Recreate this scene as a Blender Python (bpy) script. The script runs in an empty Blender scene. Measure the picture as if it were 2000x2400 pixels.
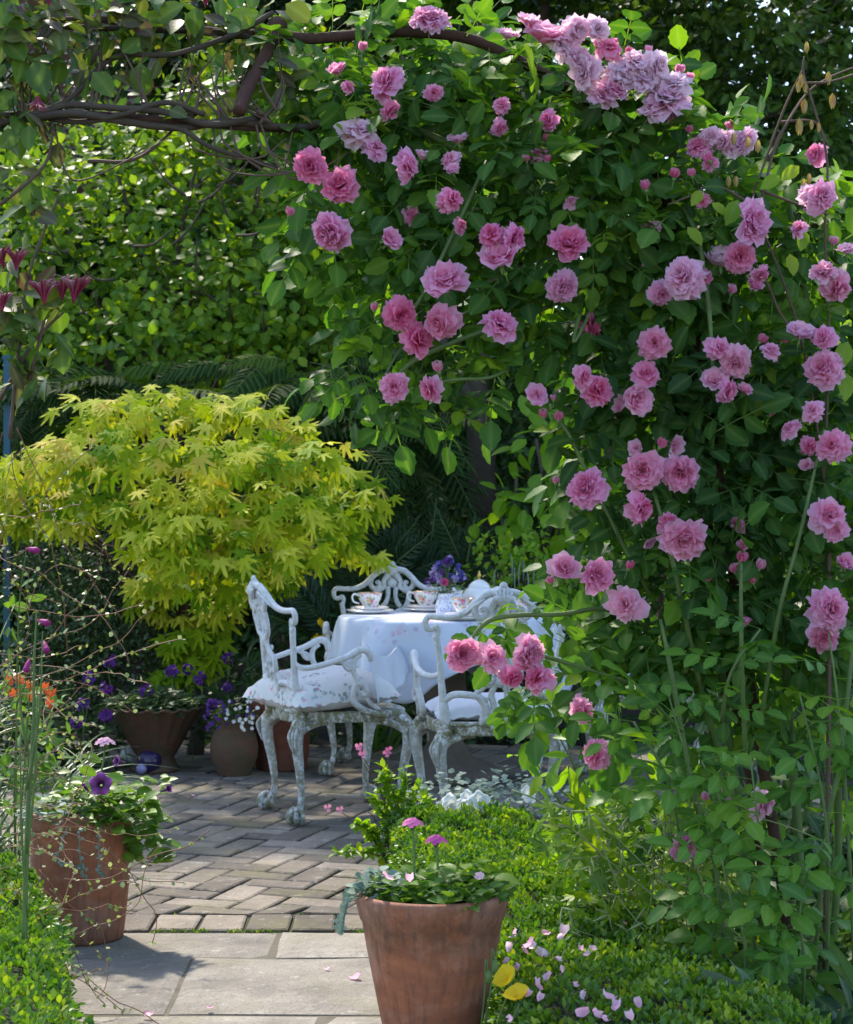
import bpy, math, random
import numpy as np
from mathutils import Vector, Matrix, Quaternion
R = np.random.default_rng(11)
random.seed(5)
C = bpy.context.scene.collection
FOC, HC, YH, K = 4600.0, 1.27, 1170.0, 8 / 7
PI = math.pi
rad = math.radians

def P(px, py, d):            # a point of the place seen at photo pixel (px, py), d metres away
    return np.array([(px - 1000) / FOC * d, d, HC - (py - YH) / FOC * d])
def V(vx, vy, d):
    return P(vx * K, vy * K, d)
def G(px, py):                # the point of the ground seen at a photo pixel
    s = (py - YH) / HC; return np.array([(px - 1000) / s, FOC / s, 0.])
def nrm(a):
    a = np.asarray(a, float)
    return a / np.maximum(np.linalg.norm(a, axis=-1, keepdims=True), 1e-9)

# ------------------------------------------------------------------ mesh builder
class MB:
    def __init__(s):
        s.v, s.f, s.n, s.t, s.w = [], {}, 0, [], []
    def add(s, v, faces, t=.5, w=0., mat=0):
        v = np.asarray(v, float).reshape(-1, 3); k = len(v)
        s.v.append(v)
        s.t.append(np.broadcast_to(np.asarray(t, float), (k,)).copy())
        s.w.append(np.broadcast_to(np.asarray(w, float), (k,)).copy())
        by = {}
        if isinstance(faces, dict):
            by = {a: np.asarray(b) for a, b in faces.items()}
        else:
            for f in faces: by.setdefault(len(f), []).append(f)
        for a, b in by.items():
            s.f.setdefault((a, mat), []).append(np.asarray(b, int) + s.n)
        s.n += k
    def scat(s, tm, pos, M, t=.5, mat=0):
        pos = np.asarray(pos, float); N = len(pos)
        if N == 0: return
        nv = len(tm.v)
        v = np.einsum('nij,kj->nki', M, tm.v) + pos[:, None]
        off = np.arange(N) * nv + s.n
        t = np.broadcast_to(np.asarray(t, float), (N,))
        s.v.append(v.reshape(-1, 3))
        s.t.append(np.repeat(t, nv)); s.w.append(np.tile(tm.w, N))
        for a, fa in tm.f.items():
            s.f.setdefault((a, mat), []).append((fa[None] + off[:, None, None]).reshape(-1, a))
        s.n += nv * N
    def build(s, name, mats, parent=None, loc=None, smooth=True, link=True):
        me = bpy.data.meshes.new(name)
        v = np.concatenate(s.v) if s.v else np.zeros((0, 3))
        org = ORG.get(parent.name) if (parent is not None and loc is None) else (np.asarray(loc, float) if loc is not None else None)
        if org is not None: v = v - org
        li, ls, mi, c = [], [], [], 0
        for (a, mat), fs in s.f.items():
            fa = np.concatenate(fs)
            li.append(fa.ravel()); ls.append(c + np.arange(len(fa)) * a); mi.append(np.full(len(fa), mat)); c += fa.size
        li = np.concatenate(li); ls = np.concatenate(ls); mi = np.concatenate(mi)
        me.vertices.add(len(v)); me.vertices.foreach_set('co', v.astype('f').ravel())
        me.loops.add(len(li)); me.loops.foreach_set('vertex_index', li.astype('i'))
        me.polygons.add(len(ls)); me.polygons.foreach_set('loop_start', ls.astype('i'))
        me.polygons.foreach_set('material_index', mi.astype('i'))
        me.polygons.foreach_set('use_smooth', np.full(len(ls), smooth))
        for nm, arr in (('t', s.t), ('w', s.w)):
            at = me.attributes.new(nm, 'FLOAT', 'POINT')
            at.data.foreach_set('value', np.concatenate(arr).astype('f'))
        me.update(calc_edges=True)
        for m in (mats if isinstance(mats, (list, tuple)) else [mats]): me.materials.append(m)
        o = bpy.data.objects.new(name, me)
        if link: C.objects.link(o)
        if parent is not None:
            o.parent = parent; ORG[o.name] = ORG.get(parent.name)
        elif loc is not None:
            o.location = tuple(org); ORG[o.name] = org
        else:
            ORG[o.name] = np.zeros(3)
        return o
ORG = {}

def thing(name, label, cat, loc=(0, 0, 0), group=None, rotz=0, local=False):
    o = bpy.data.objects.new(name, None); C.objects.link(o)
    o.empty_display_size = .1
    o.location = tuple(float(x) for x in loc); o.rotation_euler = (0, 0, rotz)
    ORG[o.name] = np.zeros(3) if local else np.asarray(loc, float)
    tag(o, label, cat, group)
    return o
def tag(o, label, cat, group=None, kind=None):
    o['label'] = label; o['category'] = cat
    if group: o['group'] = group
    if kind: o['kind'] = kind
    return o
def copy_tree(o, parent=None):
    c = o.copy(); C.objects.link(c)
    if parent is not None: c.parent = parent
    for ch in list(o.children): copy_tree(ch, c)
    return c

# ------------------------------------------------------------------ templates
class TM: pass
def mk(mb):
    t = TM(); t.v = np.concatenate(mb.v); t.w = np.concatenate(mb.w)
    t.f = {}
    for (a, m), fs in mb.f.items(): t.f[a] = np.concatenate(fs + ([t.f[a]] if a in t.f else []))
    return t
def comb(items):
    mb = MB()
    for tm, M, p in items: mb.scat(tm, np.array([p]), np.array([M]))
    return mk(mb)
def frames(axis, normal, scale=1.):
    y = nrm(axis); x = nrm(np.cross(y, normal)); z = np.cross(x, y)
    M = np.stack([x, y, z], axis=-1)
    return M * np.asarray(scale, float).reshape(-1, 1, 1)
def frame1(axis, normal, scale=1.):
    return frames(np.array([axis], float), np.array([normal], float), scale)[0]

def leaf(width=.55, fold=.12, droop=.2, n=4, peak=.85, base=0., curl=0.):
    ys = np.linspace(0, 1, n + 1)
    half = width / 2 * np.sin(PI * np.clip(ys, 0, 1) ** peak) ** .75
    half[0] = half[-1] = 0
    zc = -droop * ys ** 2 + curl * np.sin(ys * PI)
    yy = ys * (1 - .15 * droop)
    m = np.stack([0 * ys, yy, zc], 1)
    Lf = np.stack([-half, yy + .02, zc + fold * half * 2], 1)[1:-1]
    Rt = np.stack([half, yy + .02, zc + fold * half * 2], 1)[1:-1]
    v = np.concatenate([m, Lf, Rt]); w = np.concatenate([np.zeros(n + 1), np.ones(2 * (n - 1))])
    L0, R0 = n + 1, n + 1 + n - 1
    f = [(0, R0, 1), (0, 1, L0)]
    for i in range(1, n - 1):
        f += [(i, R0 + i - 1, R0 + i, i + 1), (i, i + 1, L0 + i, L0 + i - 1)]
    f += [(n - 1, R0 + n - 2, n), (n - 1, n, L0 + n - 2)]
    mb = MB(); mb.add(v, f, w=w); return mk(mb)
def serrate(tm, k=.07):
    m = TM(); m.v = tm.v.copy(); m.w = tm.w.copy(); m.f = tm.f
    e = np.where(tm.w > .5)[0]; s = np.where(np.arange(len(e)) % 2 == 0, 1 + k, 1 - k); m.v[e, 0] *= s; m.v[e, 1] += np.where(np.arange(len(e)) % 2 == 0, .02, -.0); return m
def diamond(width=.5, fold=.1, droop=.1):
    v = [(0, 0, 0), (width / 2, .5, fold * width), (0, 1, -droop), (-width / 2, .5, fold * width)]
    mb = MB(); mb.add(v, [(0, 1, 2), (0, 2, 3)], w=[0, 1, .3, 1]); return mk(mb)
def blade(width=.03, droop=.4, n=6):
    ys = np.linspace(0, 1, n + 1); hw = width / 2 * (1 - ys ** 3) * (.5 + .5 * np.minimum(1, ys * 4 + .3)); hw[-1] = 0
    z = -droop * ys ** 2.2; y = ys * (1 - .25 * droop * ys)
    l = np.stack([-hw, y, z + hw * .3], 1); r = np.stack([hw, y, z + hw * .3], 1); m = np.stack([0 * ys, y, z], 1)
    v = np.concatenate([l, m, r]); a = n + 1
    f = []
    for i in range(n): f += [(i, a + i, a + i + 1, i + 1), (a + i, 2 * a + i, 2 * a + i + 1, a + i + 1)]
    mb = MB(); mb.add(v, f, w=np.concatenate([np.ones(a), np.zeros(a), np.ones(a)])); return mk(mb)
def strip(pts, wd, up=(0, 0, 1)):
    pts = np.asarray(pts, float); d = nrm(np.gradient(pts, axis=0)); x = nrm(np.cross(d, np.asarray(up, float))) * wd / 2
    n = len(pts); v = np.concatenate([pts - x, pts + x])
    mb = MB(); mb.add(v, [(i, n + i, n + i + 1, i + 1) for i in range(n - 1)], w=0); return mk(mb)
def rose_leaf(lf, droop=.25, pairs=(.38, .7), spread=62, seed=0):
    r = np.random.default_rng(seed); it = []
    f = lambda s: np.array([0, s * .92, -droop * s * s])
    it.append((strip([f(s) for s in np.linspace(0, 1, 5)], .018), np.eye(3), np.zeros(3)))
    for i, s in enumerate(pairs):
        for sg in (-1, 1):
            a = rad(spread + r.uniform(-8, 8)); ax = (sg * math.sin(a), math.cos(a), -.15 + r.uniform(-.2, .1))
            it.append((lf, frame1(ax, (sg * r.uniform(-.2, .3), -.1, 1), (.36 if i == 0 else .42) * r.uniform(.9, 1.1)), f(s)))
    it.append((lf, frame1((r.uniform(-.1, .1), 1, -droop * 1.6), (0, .3, 1), .5), f(.95)))
    return comb(it)
def maple_leaf(lobes=7, droop=.35, narrow=1., seed=0):
    r = np.random.default_rng(seed)
    ang = np.linspace(-125, 125, lobes) if lobes == 7 else np.linspace(-100, 100, lobes)
    ln = {7: [.38, .72, .95, 1.05, .95, .72, .38], 5: [.6, .9, 1.05, .9, .6]}[lobes]
    pts = [(0, 0)]; ww = [0.]
    out = []
    for i, (a, l) in enumerate(zip(ang, ln)):
        a = rad(a + r.uniform(-4, 4)); l *= r.uniform(.92, 1.06)
        hw = rad(11.5) * narrow
        if i == 0: out.append((.16, a - rad(30)))
        out += [(l * .55, a - hw), (l * .8, a - hw * .55), (l, a), (l * .8, a + hw * .55), (l * .55, a + hw)]
        if i < lobes - 1: out.append((.36, (a + rad(ang[i + 1])) / 2))
        else: out.append((.16, a + rad(30)))
    for q, a in out: pts.append((q * math.sin(a), q * math.cos(a)))
    pts = np.array(pts) * .62; rr = np.hypot(pts[:, 0], pts[:, 1])
    z = -droop * rr ** 2 * .9 + .03 * np.sin(np.arange(len(pts)) * 2.1) * rr
    v = np.stack([pts[:, 0], pts[:, 1] + .12, z], 1)
    n = len(out); f = [(0, i + 1, i) for i in range(1, n)]
    mb = MB(); mb.add(v, f, w=np.minimum(1, rr * 1.3)); return mk(mb)
def frond(pairs=11, lw=.26, ll=.3, droop=.35, taper=True, fall=.25, seed=0, n=2):
    r = np.random.default_rng(seed); it = []
    f = lambda s: np.array([0, s * (1 - .2 * droop * s), .12 * s - droop * s * s])
    it.append((strip([f(s) for s in np.linspace(0, 1, 8)], .012), np.eye(3), np.zeros(3)))
    lf = diamond(lw, .12, .15) if n == 2 else leaf(lw, .1, .2, 3)
    for i in range(pairs):
        s = .16 + .8 * i / (pairs - 1)
        L = ll * (math.sin(PI * (.18 + .76 * s)) ** .7 if taper else 1)
        for sg in (-1, 1):
            a = rad(70 - 25 * s + r.uniform(-6, 6))
            it.append((lf, frame1((sg * math.sin(a), math.cos(a), -fall + r.uniform(-.12, .12)), (0, 0, 1), L), f(s)))
    it.append((lf, frame1((0, 1, -droop), (0, 0, 1), ll * .6), f(.97)))
    return comb(it)

def spline(pts, m=6):
    p = np.asarray(pts, float)
    if len(p) < 3: return np.array([p[0] + (p[-1] - p[0]) * s for s in np.linspace(0, 1, m + 1)])
    q = np.concatenate([[2 * p[0] - p[1]], p, [2 * p[-1] - p[-2]]]); out = []
    for i in range(1, len(q) - 2):
        for s in np.arange(m) / m:
            a, b, c, d = q[i - 1:i + 3]
            out.append(.5 * (2 * b + (c - a) * s + (2 * a - 5 * b + 4 * c - d) * s * s + (3 * b - a - 3 * c + d) * s ** 3))
    out.append(p[-1]); return np.array(out)
def tube(mb, pts, rr, seg=6, m=6, t=.5, mat=0, flat=None, wob=0):
    """pts smoothed; rr scalar or one radius per control point; flat=(nx,ny,nz,k) squashes along a direction"""
    k = len(pts); p = spline(pts, m) if m > 1 else np.asarray(pts, float)
    rr = np.atleast_1d(np.asarray(rr, float)); r = np.interp(np.linspace(0, 1, len(p)), np.linspace(0, 1, len(rr)) if len(rr) > 1 else [0.], rr)
    d = nrm(np.gradient(p, axis=0)); n = np.array([0., 0, 1]) if abs(d[0][2]) < .9 else np.array([1., 0, 0])
    ring = []
    an = np.arange(seg) * 2 * PI / seg
    for i in range(len(p)):
        n = n - d[i] * n.dot(d[i]); n = n / max(np.linalg.norm(n), 1e-9); b = np.cross(d[i], n)
        q = (np.cos(an)[:, None] * n + np.sin(an)[:, None] * b) * r[i]
        if wob: q = q * (1 + wob * R.uniform(-1, 1, (seg, 1)))
        if flat is not None:
            fn = nrm(np.array(flat[:3])); q = q - (q @ fn)[:, None] * fn * (1 - flat[3])
        ring.append(p[i] + q)
    v = np.concatenate(ring + [[p[0]], [p[-1]]]); L = len(p); f = []
    for i in range(L - 1):
        for j in range(seg):
            a = i * seg + j; b = i * seg + (j + 1) % seg
            f.append((a, b, b + seg, a + seg))
    for j in range(seg):
        f.append((L * seg, (j + 1) % seg, j)); f.append((L * seg + 1, (L - 1) * seg + j, (L - 1) * seg + (j + 1) % seg))
    mb.add(v, f, t=t, mat=mat)
def lathe(mb, prof, seg=40, c=(0, 0, 0), t=.5, mat=0, wav=None, caps=True):
    pr = np.asarray(prof, float); an = np.arange(seg) * 2 * PI / seg; rings = []
    for i, (r, z) in enumerate(pr):
        rr = np.full(seg, r)
        zz = np.full(seg, z)
        if wav is not None: rr, zz = wav(i, an, rr, zz)
        rings.append(np.stack([rr * np.cos(an), rr * np.sin(an), zz], 1))
    v = np.concatenate(rings) + np.asarray(c, float); f = []
    for i in range(len(pr) - 1):
        for j in range(seg):
            a = i * seg + j; b = i * seg + (j + 1) % seg
            f.append((a, b, b + seg, a + seg))
    mb.add(v, f, t=t, mat=mat)
def ball(mb, c, r, seg=12, sc=(1, 1, 1), t=.5, mat=0):
    th = np.linspace(0, PI, seg // 2 + 2)
    pr = [(max(1e-4, math.sin(a)) * r, -math.cos(a) * r) for a in th]
    k = MB(); lathe(k, pr, seg); v = np.concatenate(k.v) * np.asarray(sc) + np.asarray(c)
    mb.add(v, {a: np.concatenate(b) for (a, m), b in k.f.items()}, t=t, mat=mat)
def box(mb, x0, x1, y0, y1, z0, z1, t=.5, mat=0):
    v = [(x, y, z) for z in (z0, z1) for y in (y0, y1) for x in (x0, x1)]
    mb.add(v, [(0, 2, 3, 1), (4, 5, 7, 6), (0, 1, 5, 4), (2, 6, 7, 3), (0, 4, 6, 2), (1, 3, 7, 5)], t=t, mat=mat)

def rnd_dir(n):
    return nrm(R.normal(size=(n, 3)))
def blob(mb, tms, c, rd, n, size, clumps=14, cr=.42, droop=.35, up=.8, out=.7, jit=.4, tr=(0, 1), shell=.55, mat=0, face=.45):
    """one crown of leaves: clumps over an ellipsoid, leaves over each clump"""
    c = np.asarray(c, float); rd = np.asarray(rd, float)
    k = rnd_dir(clumps); cen = k * rd * (R.uniform(.25, 1, (clumps, 1)) ** .5) * (1 - cr * .6)
    which = R.integers(0, clumps, n); rc = rd * cr * R.uniform(.7, 1.25, (clumps, 1))
    o = rnd_dir(n) * (R.uniform(shell ** 3, 1, (n, 1)) ** (1 / 3))
    p = cen[which] + o * rc[which]
    ov = nrm(nrm(o / 1) + .7 * p / rd)
    ax = nrm(ov * out + R.normal(size=(n, 3)) * jit + np.array([0, 0, -droop]))
    no = nrm(np.array([0, -face, up]) + ov * .45 + R.normal(size=(n, 3)) * jit * .9)
    tc = R.uniform(tr[0], tr[1], clumps)
    t = np.clip(.55 * tc[which] + .45 * R.uniform(tr[0], tr[1], n), 0, 1)
    s = size * R.uniform(.65, 1.2, n)
    sel = R.integers(0, len(tms), n)
    M = frames(ax, no, s)
    for i, tm in enumerate(tms):
        q = sel == i
        mb.scat(tm, (p + c)[q], M[q], t[q], mat)
    return cen + c

# ------------------------------------------------------------------ materials
def nt_new(name):
    m = bpy.data.materials.new(name); m.use_nodes = True; nt = m.node_tree; nt.nodes.clear()
    out = nt.nodes.new('ShaderNodeOutputMaterial'); return m, nt, out
def N(nt, typ, **kw):
    n = nt.nodes.new(typ)
    for a, b in kw.items():
        if a.startswith('_'): setattr(n, a[1:], b)
        else:
            k = a.replace('__', ' ')
            n.inputs[int(k[1:]) if k[0] == 'i' and k[1:].isdigit() else k].default_value = b
    return n
def lk(nt, a, b): nt.links.new(a, b)
def c4(c): return (c[0], c[1], c[2], 1)
def mix(nt, fac, a, b, mode='MIX'):
    n = nt.nodes.new('ShaderNodeMix'); n.data_type = 'RGBA'; n.blend_type = mode
    for s, x in ((n.inputs[0], fac), (n.inputs[6], a), (n.inputs[7], b)):
        if isinstance(x, (int, float)): s.default_value = x
        elif isinstance(x, tuple): s.default_value = c4(x)
        else: lk(nt, x, s)
    return n.outputs[2]
def ramp(nt, fac, stops):
    n = nt.nodes.new('ShaderNodeValToRGB'); e = n.color_ramp.elements
    while len(e) < len(stops): e.new(.5)
    for i, (p, c) in enumerate(stops):
        e[i].position = p; e[i].color = c4(c) if len(c) == 3 else c
    if fac is not None: lk(nt, fac, n.inputs[0])
    return n.outputs[0]
def attr(nt, name): return N(nt, 'ShaderNodeAttribute', _attribute_name=name).outputs['Fac']
def noise(nt, scale, detail=4, rough=.6, vec=None, coord='Object'):
    n = N(nt, 'ShaderNodeTexNoise', Scale=scale, Detail=detail, Roughness=rough)
    if vec is None: vec = nt.nodes.new('ShaderNodeTexCoord').outputs[coord]
    lk(nt, vec, n.inputs['Vector']); return n.outputs['Fac']
def mth(nt, op, a, b=0.):
    n = nt.nodes.new('ShaderNodeMath'); n.operation = op
    for s, x in zip(n.inputs, (a, b)):
        if isinstance(x, (int, float)): s.default_value = x
        else: lk(nt, x, s)
    return n.outputs[0]
def bump(nt, h, strength=.4, dist=.004):
    n = N(nt, 'ShaderNodeBump', Strength=strength, Distance=dist); lk(nt, h, n.inputs['Height']); return n.outputs[0]

def leafmat(name, stops, trans=(1.5, 1.6, .5), tf=.35, rough=.42, spec=.5, vein=.25, autumn=None):
    m, nt, out = nt_new(name)
    col = ramp(nt, attr(nt, 't'), stops)
    nz = noise(nt, 60, 2, .5)
    col = mix(nt, mth(nt, 'MULTIPLY', nz, .35), col, mix(nt, 1., col, (.6, .7, .55), 'MULTIPLY'))
    if vein:
        w = attr(nt, 'w'); v = mth(nt, 'MULTIPLY', mth(nt, 'POWER', mth(nt, 'SUBTRACT', 1., w), 4.), vein)
        col = mix(nt, v, col, (.35, .45, .15))
    p = N(nt, 'ShaderNodeBsdfPrincipled', Roughness=rough); p.inputs['Specular IOR Level'].default_value = spec
    lk(nt, col, p.inputs['Base Color'])
    lk(nt, bump(nt, noise(nt, 140, 2, .5), .25, .002), p.inputs['Normal'])
    tr = nt.nodes.new('ShaderNodeBsdfTranslucent'); lk(nt, mix(nt, 1., col, trans, 'MULTIPLY'), tr.inputs[0])
    ms = N(nt, 'ShaderNodeMixShader', i0=tf); lk(nt, p.outputs[0], ms.inputs[1]); lk(nt, tr.outputs[0], ms.inputs[2])
    lk(nt, ms.outputs[0], out.inputs[0]); return m
def plain(name, col, rough=.6, spec=.4, metal=0., var=.25, scale=12, bmp=.2, bscale=60):
    m, nt, out = nt_new(name)
    nz = noise(nt, scale, 5, .65)
    c = mix(nt, nz, tuple(x * (1 - var) for x in col), tuple(min(1, x * (1 + var)) for x in col))
    p = N(nt, 'ShaderNodeBsdfPrincipled', Roughness=rough, Metallic=metal); p.inputs['Specular IOR Level'].default_value = spec
    lk(nt, c, p.inputs['Base Color'])
    if bmp: lk(nt, bump(nt, noise(nt, bscale, 5, .7), bmp), p.inputs['Normal'])
    lk(nt, p.outputs[0], out.inputs[0]); return m
def petalmat(name, inner, outer, tf=.3, edge=None, tint=True, rough=.55, sat=1.):
    m, nt, out = nt_new(name)
    col = ramp(nt, attr(nt, 't'), [(0, inner), (.45, tuple((a + b) / 2 for a, b in zip(inner, outer))), (1, outer)])
    if edge is not None: col = mix(nt, mth(nt, 'MULTIPLY', mth(nt, 'POWER', attr(nt, 'w'), 2.5), .6), col, edge)
    if tint:
        oi = nt.nodes.new('ShaderNodeObjectInfo'); sp = nt.nodes.new('ShaderNodeSeparateColor'); lk(nt, oi.outputs['Color'], sp.inputs[0])
        col = mix(nt, sp.outputs[0], col, (.97, .84, .89))      # pale, sun bleached
        col = mix(nt, sp.outputs[1], col, mix(nt, 1., col, (.96, .94, 1.08), 'MULTIPLY'))  # lilac
        col = mix(nt, sp.outputs[2], col, (.78, .07, .25))      # deep
    nz = noise(nt, 180, 3, .6)
    col = mix(nt, mth(nt, 'MULTIPLY', nz, .3), col, mix(nt, 1., col, (.8, .55, .75), 'MULTIPLY'))
    p = N(nt, 'ShaderNodeBsdfPrincipled', Roughness=rough); p.inputs['Specular IOR Level'].default_value = .25
    lk(nt, col, p.inputs['Base Color'])
    tr = nt.nodes.new('ShaderNodeBsdfTranslucent'); lk(nt, col, tr.inputs[0])
    ms = N(nt, 'ShaderNodeMixShader', i0=tf); lk(nt, p.outputs[0], ms.inputs[1]); lk(nt, tr.outputs[0], ms.inputs[2])
    lk(nt, ms.outputs[0], out.inputs[0]); return m

M_ = {}
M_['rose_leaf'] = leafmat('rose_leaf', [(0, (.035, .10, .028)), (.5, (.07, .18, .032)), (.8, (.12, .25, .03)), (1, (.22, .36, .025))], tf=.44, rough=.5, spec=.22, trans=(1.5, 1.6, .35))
M_['shoot'] = leafmat('young_rose_leaf', [(0, (.06, .17, .03)), (.7, (.12, .27, .03)), (1, (.2, .34, .03))], tf=.42, spec=.32, trans=(1.6, 1.6, .3))
M_['honey'] = leafmat('honeysuckle_leaf', [(0, (.05, .11, .02)), (.45, (.10, .18, .025)), (.7, (.10, .055, .075)), (.9, (.17, .2, .03)), (1, (.35, .2, .03))], tf=.36, spec=.28)
M_['shrub'] = leafmat('shrub_leaf', [(0, (.05, .14, .02)), (.5, (.13, .26, .02)), (1, (.30, .42, .02))], tf=.5, spec=.3, trans=(1.7, 1.6, .3))
M_['dark'] = leafmat('dark_leaf', [(0, (.016, .05, .018)), (.6, (.035, .095, .022)), (1, (.07, .145, .022))], tf=.32, spec=.25)
M_['azalea'] = leafmat('small_dark_leaf', [(0, (.02, .05, .02)), (1, (.055, .11, .035))], tf=.25)
M_['frond'] = leafmat('frond_leaf', [(0, (.010, .035, .008)), (.8, (.028, .075, .012)), (1, (.07, .12, .012))], tf=.34, rough=.7, spec=.12)
M_['fern'] = leafmat('fern_leaf', [(0, (.015, .05, .025)), (1, (.03, .085, .035))], tf=.3)
M_['lime'] = leafmat('lime_leaf', [(0, (.10, .23, .02)), (.6, (.20, .37, .02)), (1, (.36, .46, .03))], tf=.5, spec=.3, trans=(1.6, 1.6, .3))
M_['tree'] = leafmat('tree_leaf', [(0, (.024, .07, .018)), (.6, (.06, .135, .02)), (1, (.12, .21, .022))], tf=.38, spec=.25)
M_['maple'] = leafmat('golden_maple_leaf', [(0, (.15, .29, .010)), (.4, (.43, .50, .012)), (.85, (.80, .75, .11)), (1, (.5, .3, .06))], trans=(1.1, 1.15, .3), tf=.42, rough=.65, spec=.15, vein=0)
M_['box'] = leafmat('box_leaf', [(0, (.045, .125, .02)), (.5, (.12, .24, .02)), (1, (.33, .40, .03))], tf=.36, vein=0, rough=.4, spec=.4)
M_['silver'] = leafmat('silver_leaf', [(0, (.14, .22, .17)), (1, (.30, .38, .31))], trans=(1, 1.1, .8), tf=.25, vein=0, rough=.7)
M_['petunia_leaf'] = leafmat('petunia_leaf', [(0, (.06, .15, .025)), (1, (.17, .29, .035))], tf=.36, spec=.3)
M_['grass'] = leafmat('grey_grass_leaf', [(0, (.07, .13, .07)), (.7, (.15, .22, .13)), (1, (.2, .25, .08))], tf=.25, vein=0)
M_['strap'] = leafmat('strap_leaf', [(0, (.08, .18, .03)), (1, (.16, .26, .04))], tf=.4, vein=.1)
M_['rose'] = petalmat('rose_petal', (.93, .05, .29), (.97, .38, .60), edge=(.98, .68, .82), tf=.54)
M_['sepal'] = plain('rose_sepal', (.16, .26, .07), .6)
M_['cane'] = plain('rose_cane', (.10, .16, .04), .55, var=.45, scale=20)
M_['bark'] = plain('brown_bark', (.07, .052, .036), .85, var=.5, scale=25, bmp=.6)
M_['twig'] = plain('thin_brown_twig', (.12, .075, .05), .75, var=.4)
M_['wire'] = plain('red_brown_wiry_stem', (.2, .085, .045), .6, var=.3)
M_['iron'] = plain('rusty_iron', (.075, .034, .024), .85, var=.55, scale=60, bmp=.6, bscale=200)
M_['honeyf'] = petalmat('honeysuckle_petal', (.28, .02, .06), (.45, .06, .14), edge=(.85, .68, .62), tint=False)
M_['soil'] = plain('soil', (.025, .018, .012), .95, var=.5, scale=30, bmp=.8)
# ------------------------------------------------------------------ hard materials
def paint_mat(name):
    m, nt, out = nt_new(name)
    base = mix(nt, noise(nt, 9, 4), (.68, .70, .72), (.84, .85, .86))
    g1 = ramp(nt, noise(nt, 44, 8, .8), [(.5, (0, 0, 0)), (.6, (1, 1, 1))])
    col = mix(nt, mth(nt, 'MULTIPLY', g1, .32), base, (.33, .35, .35))
    g2 = ramp(nt, noise(nt, 110, 8, .85), [(.60, (0, 0, 0)), (.63, (1, 1, 1))])
    col = mix(nt, mth(nt, 'MULTIPLY', g2, .85), col, (.09, .085, .07))
    sep = nt.nodes.new('ShaderNodeSeparateXYZ'); lk(nt, nt.nodes.new('ShaderNodeTexCoord').outputs['Object'], sep.inputs[0])
    low = ramp(nt, sep.outputs[2], [(.0, (1, 1, 1)), (.12, (.85, .85, .85)), (.34, (.5, .5, .5)), (.39, (1, 1, 1)), (.436, (1, 1, 1)), (.46, (.15, .15, .15))])
    g3 = ramp(nt, noise(nt, 38, 8, .8), [(.42, (0, 0, 0)), (.52, (1, 1, 1))])
    col = mix(nt, mth(nt, 'MULTIPLY', mth(nt, 'MULTIPLY', g3, low), .95), col, (.20, .19, .075))   # lichen and algae on rail and legs
    p = N(nt, 'ShaderNodeBsdfPrincipled', Roughness=.55); lk(nt, col, p.inputs['Base Color'])
    h = mth(nt, 'ADD', noise(nt, 85, 6, .75), mth(nt, 'MULTIPLY', noise(nt, 38, 4), 1.6))
    lk(nt, bump(nt, h, .8, .008), p.inputs['Normal'])
    lk(nt, p.outputs[0], out.inputs[0]); return m
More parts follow.
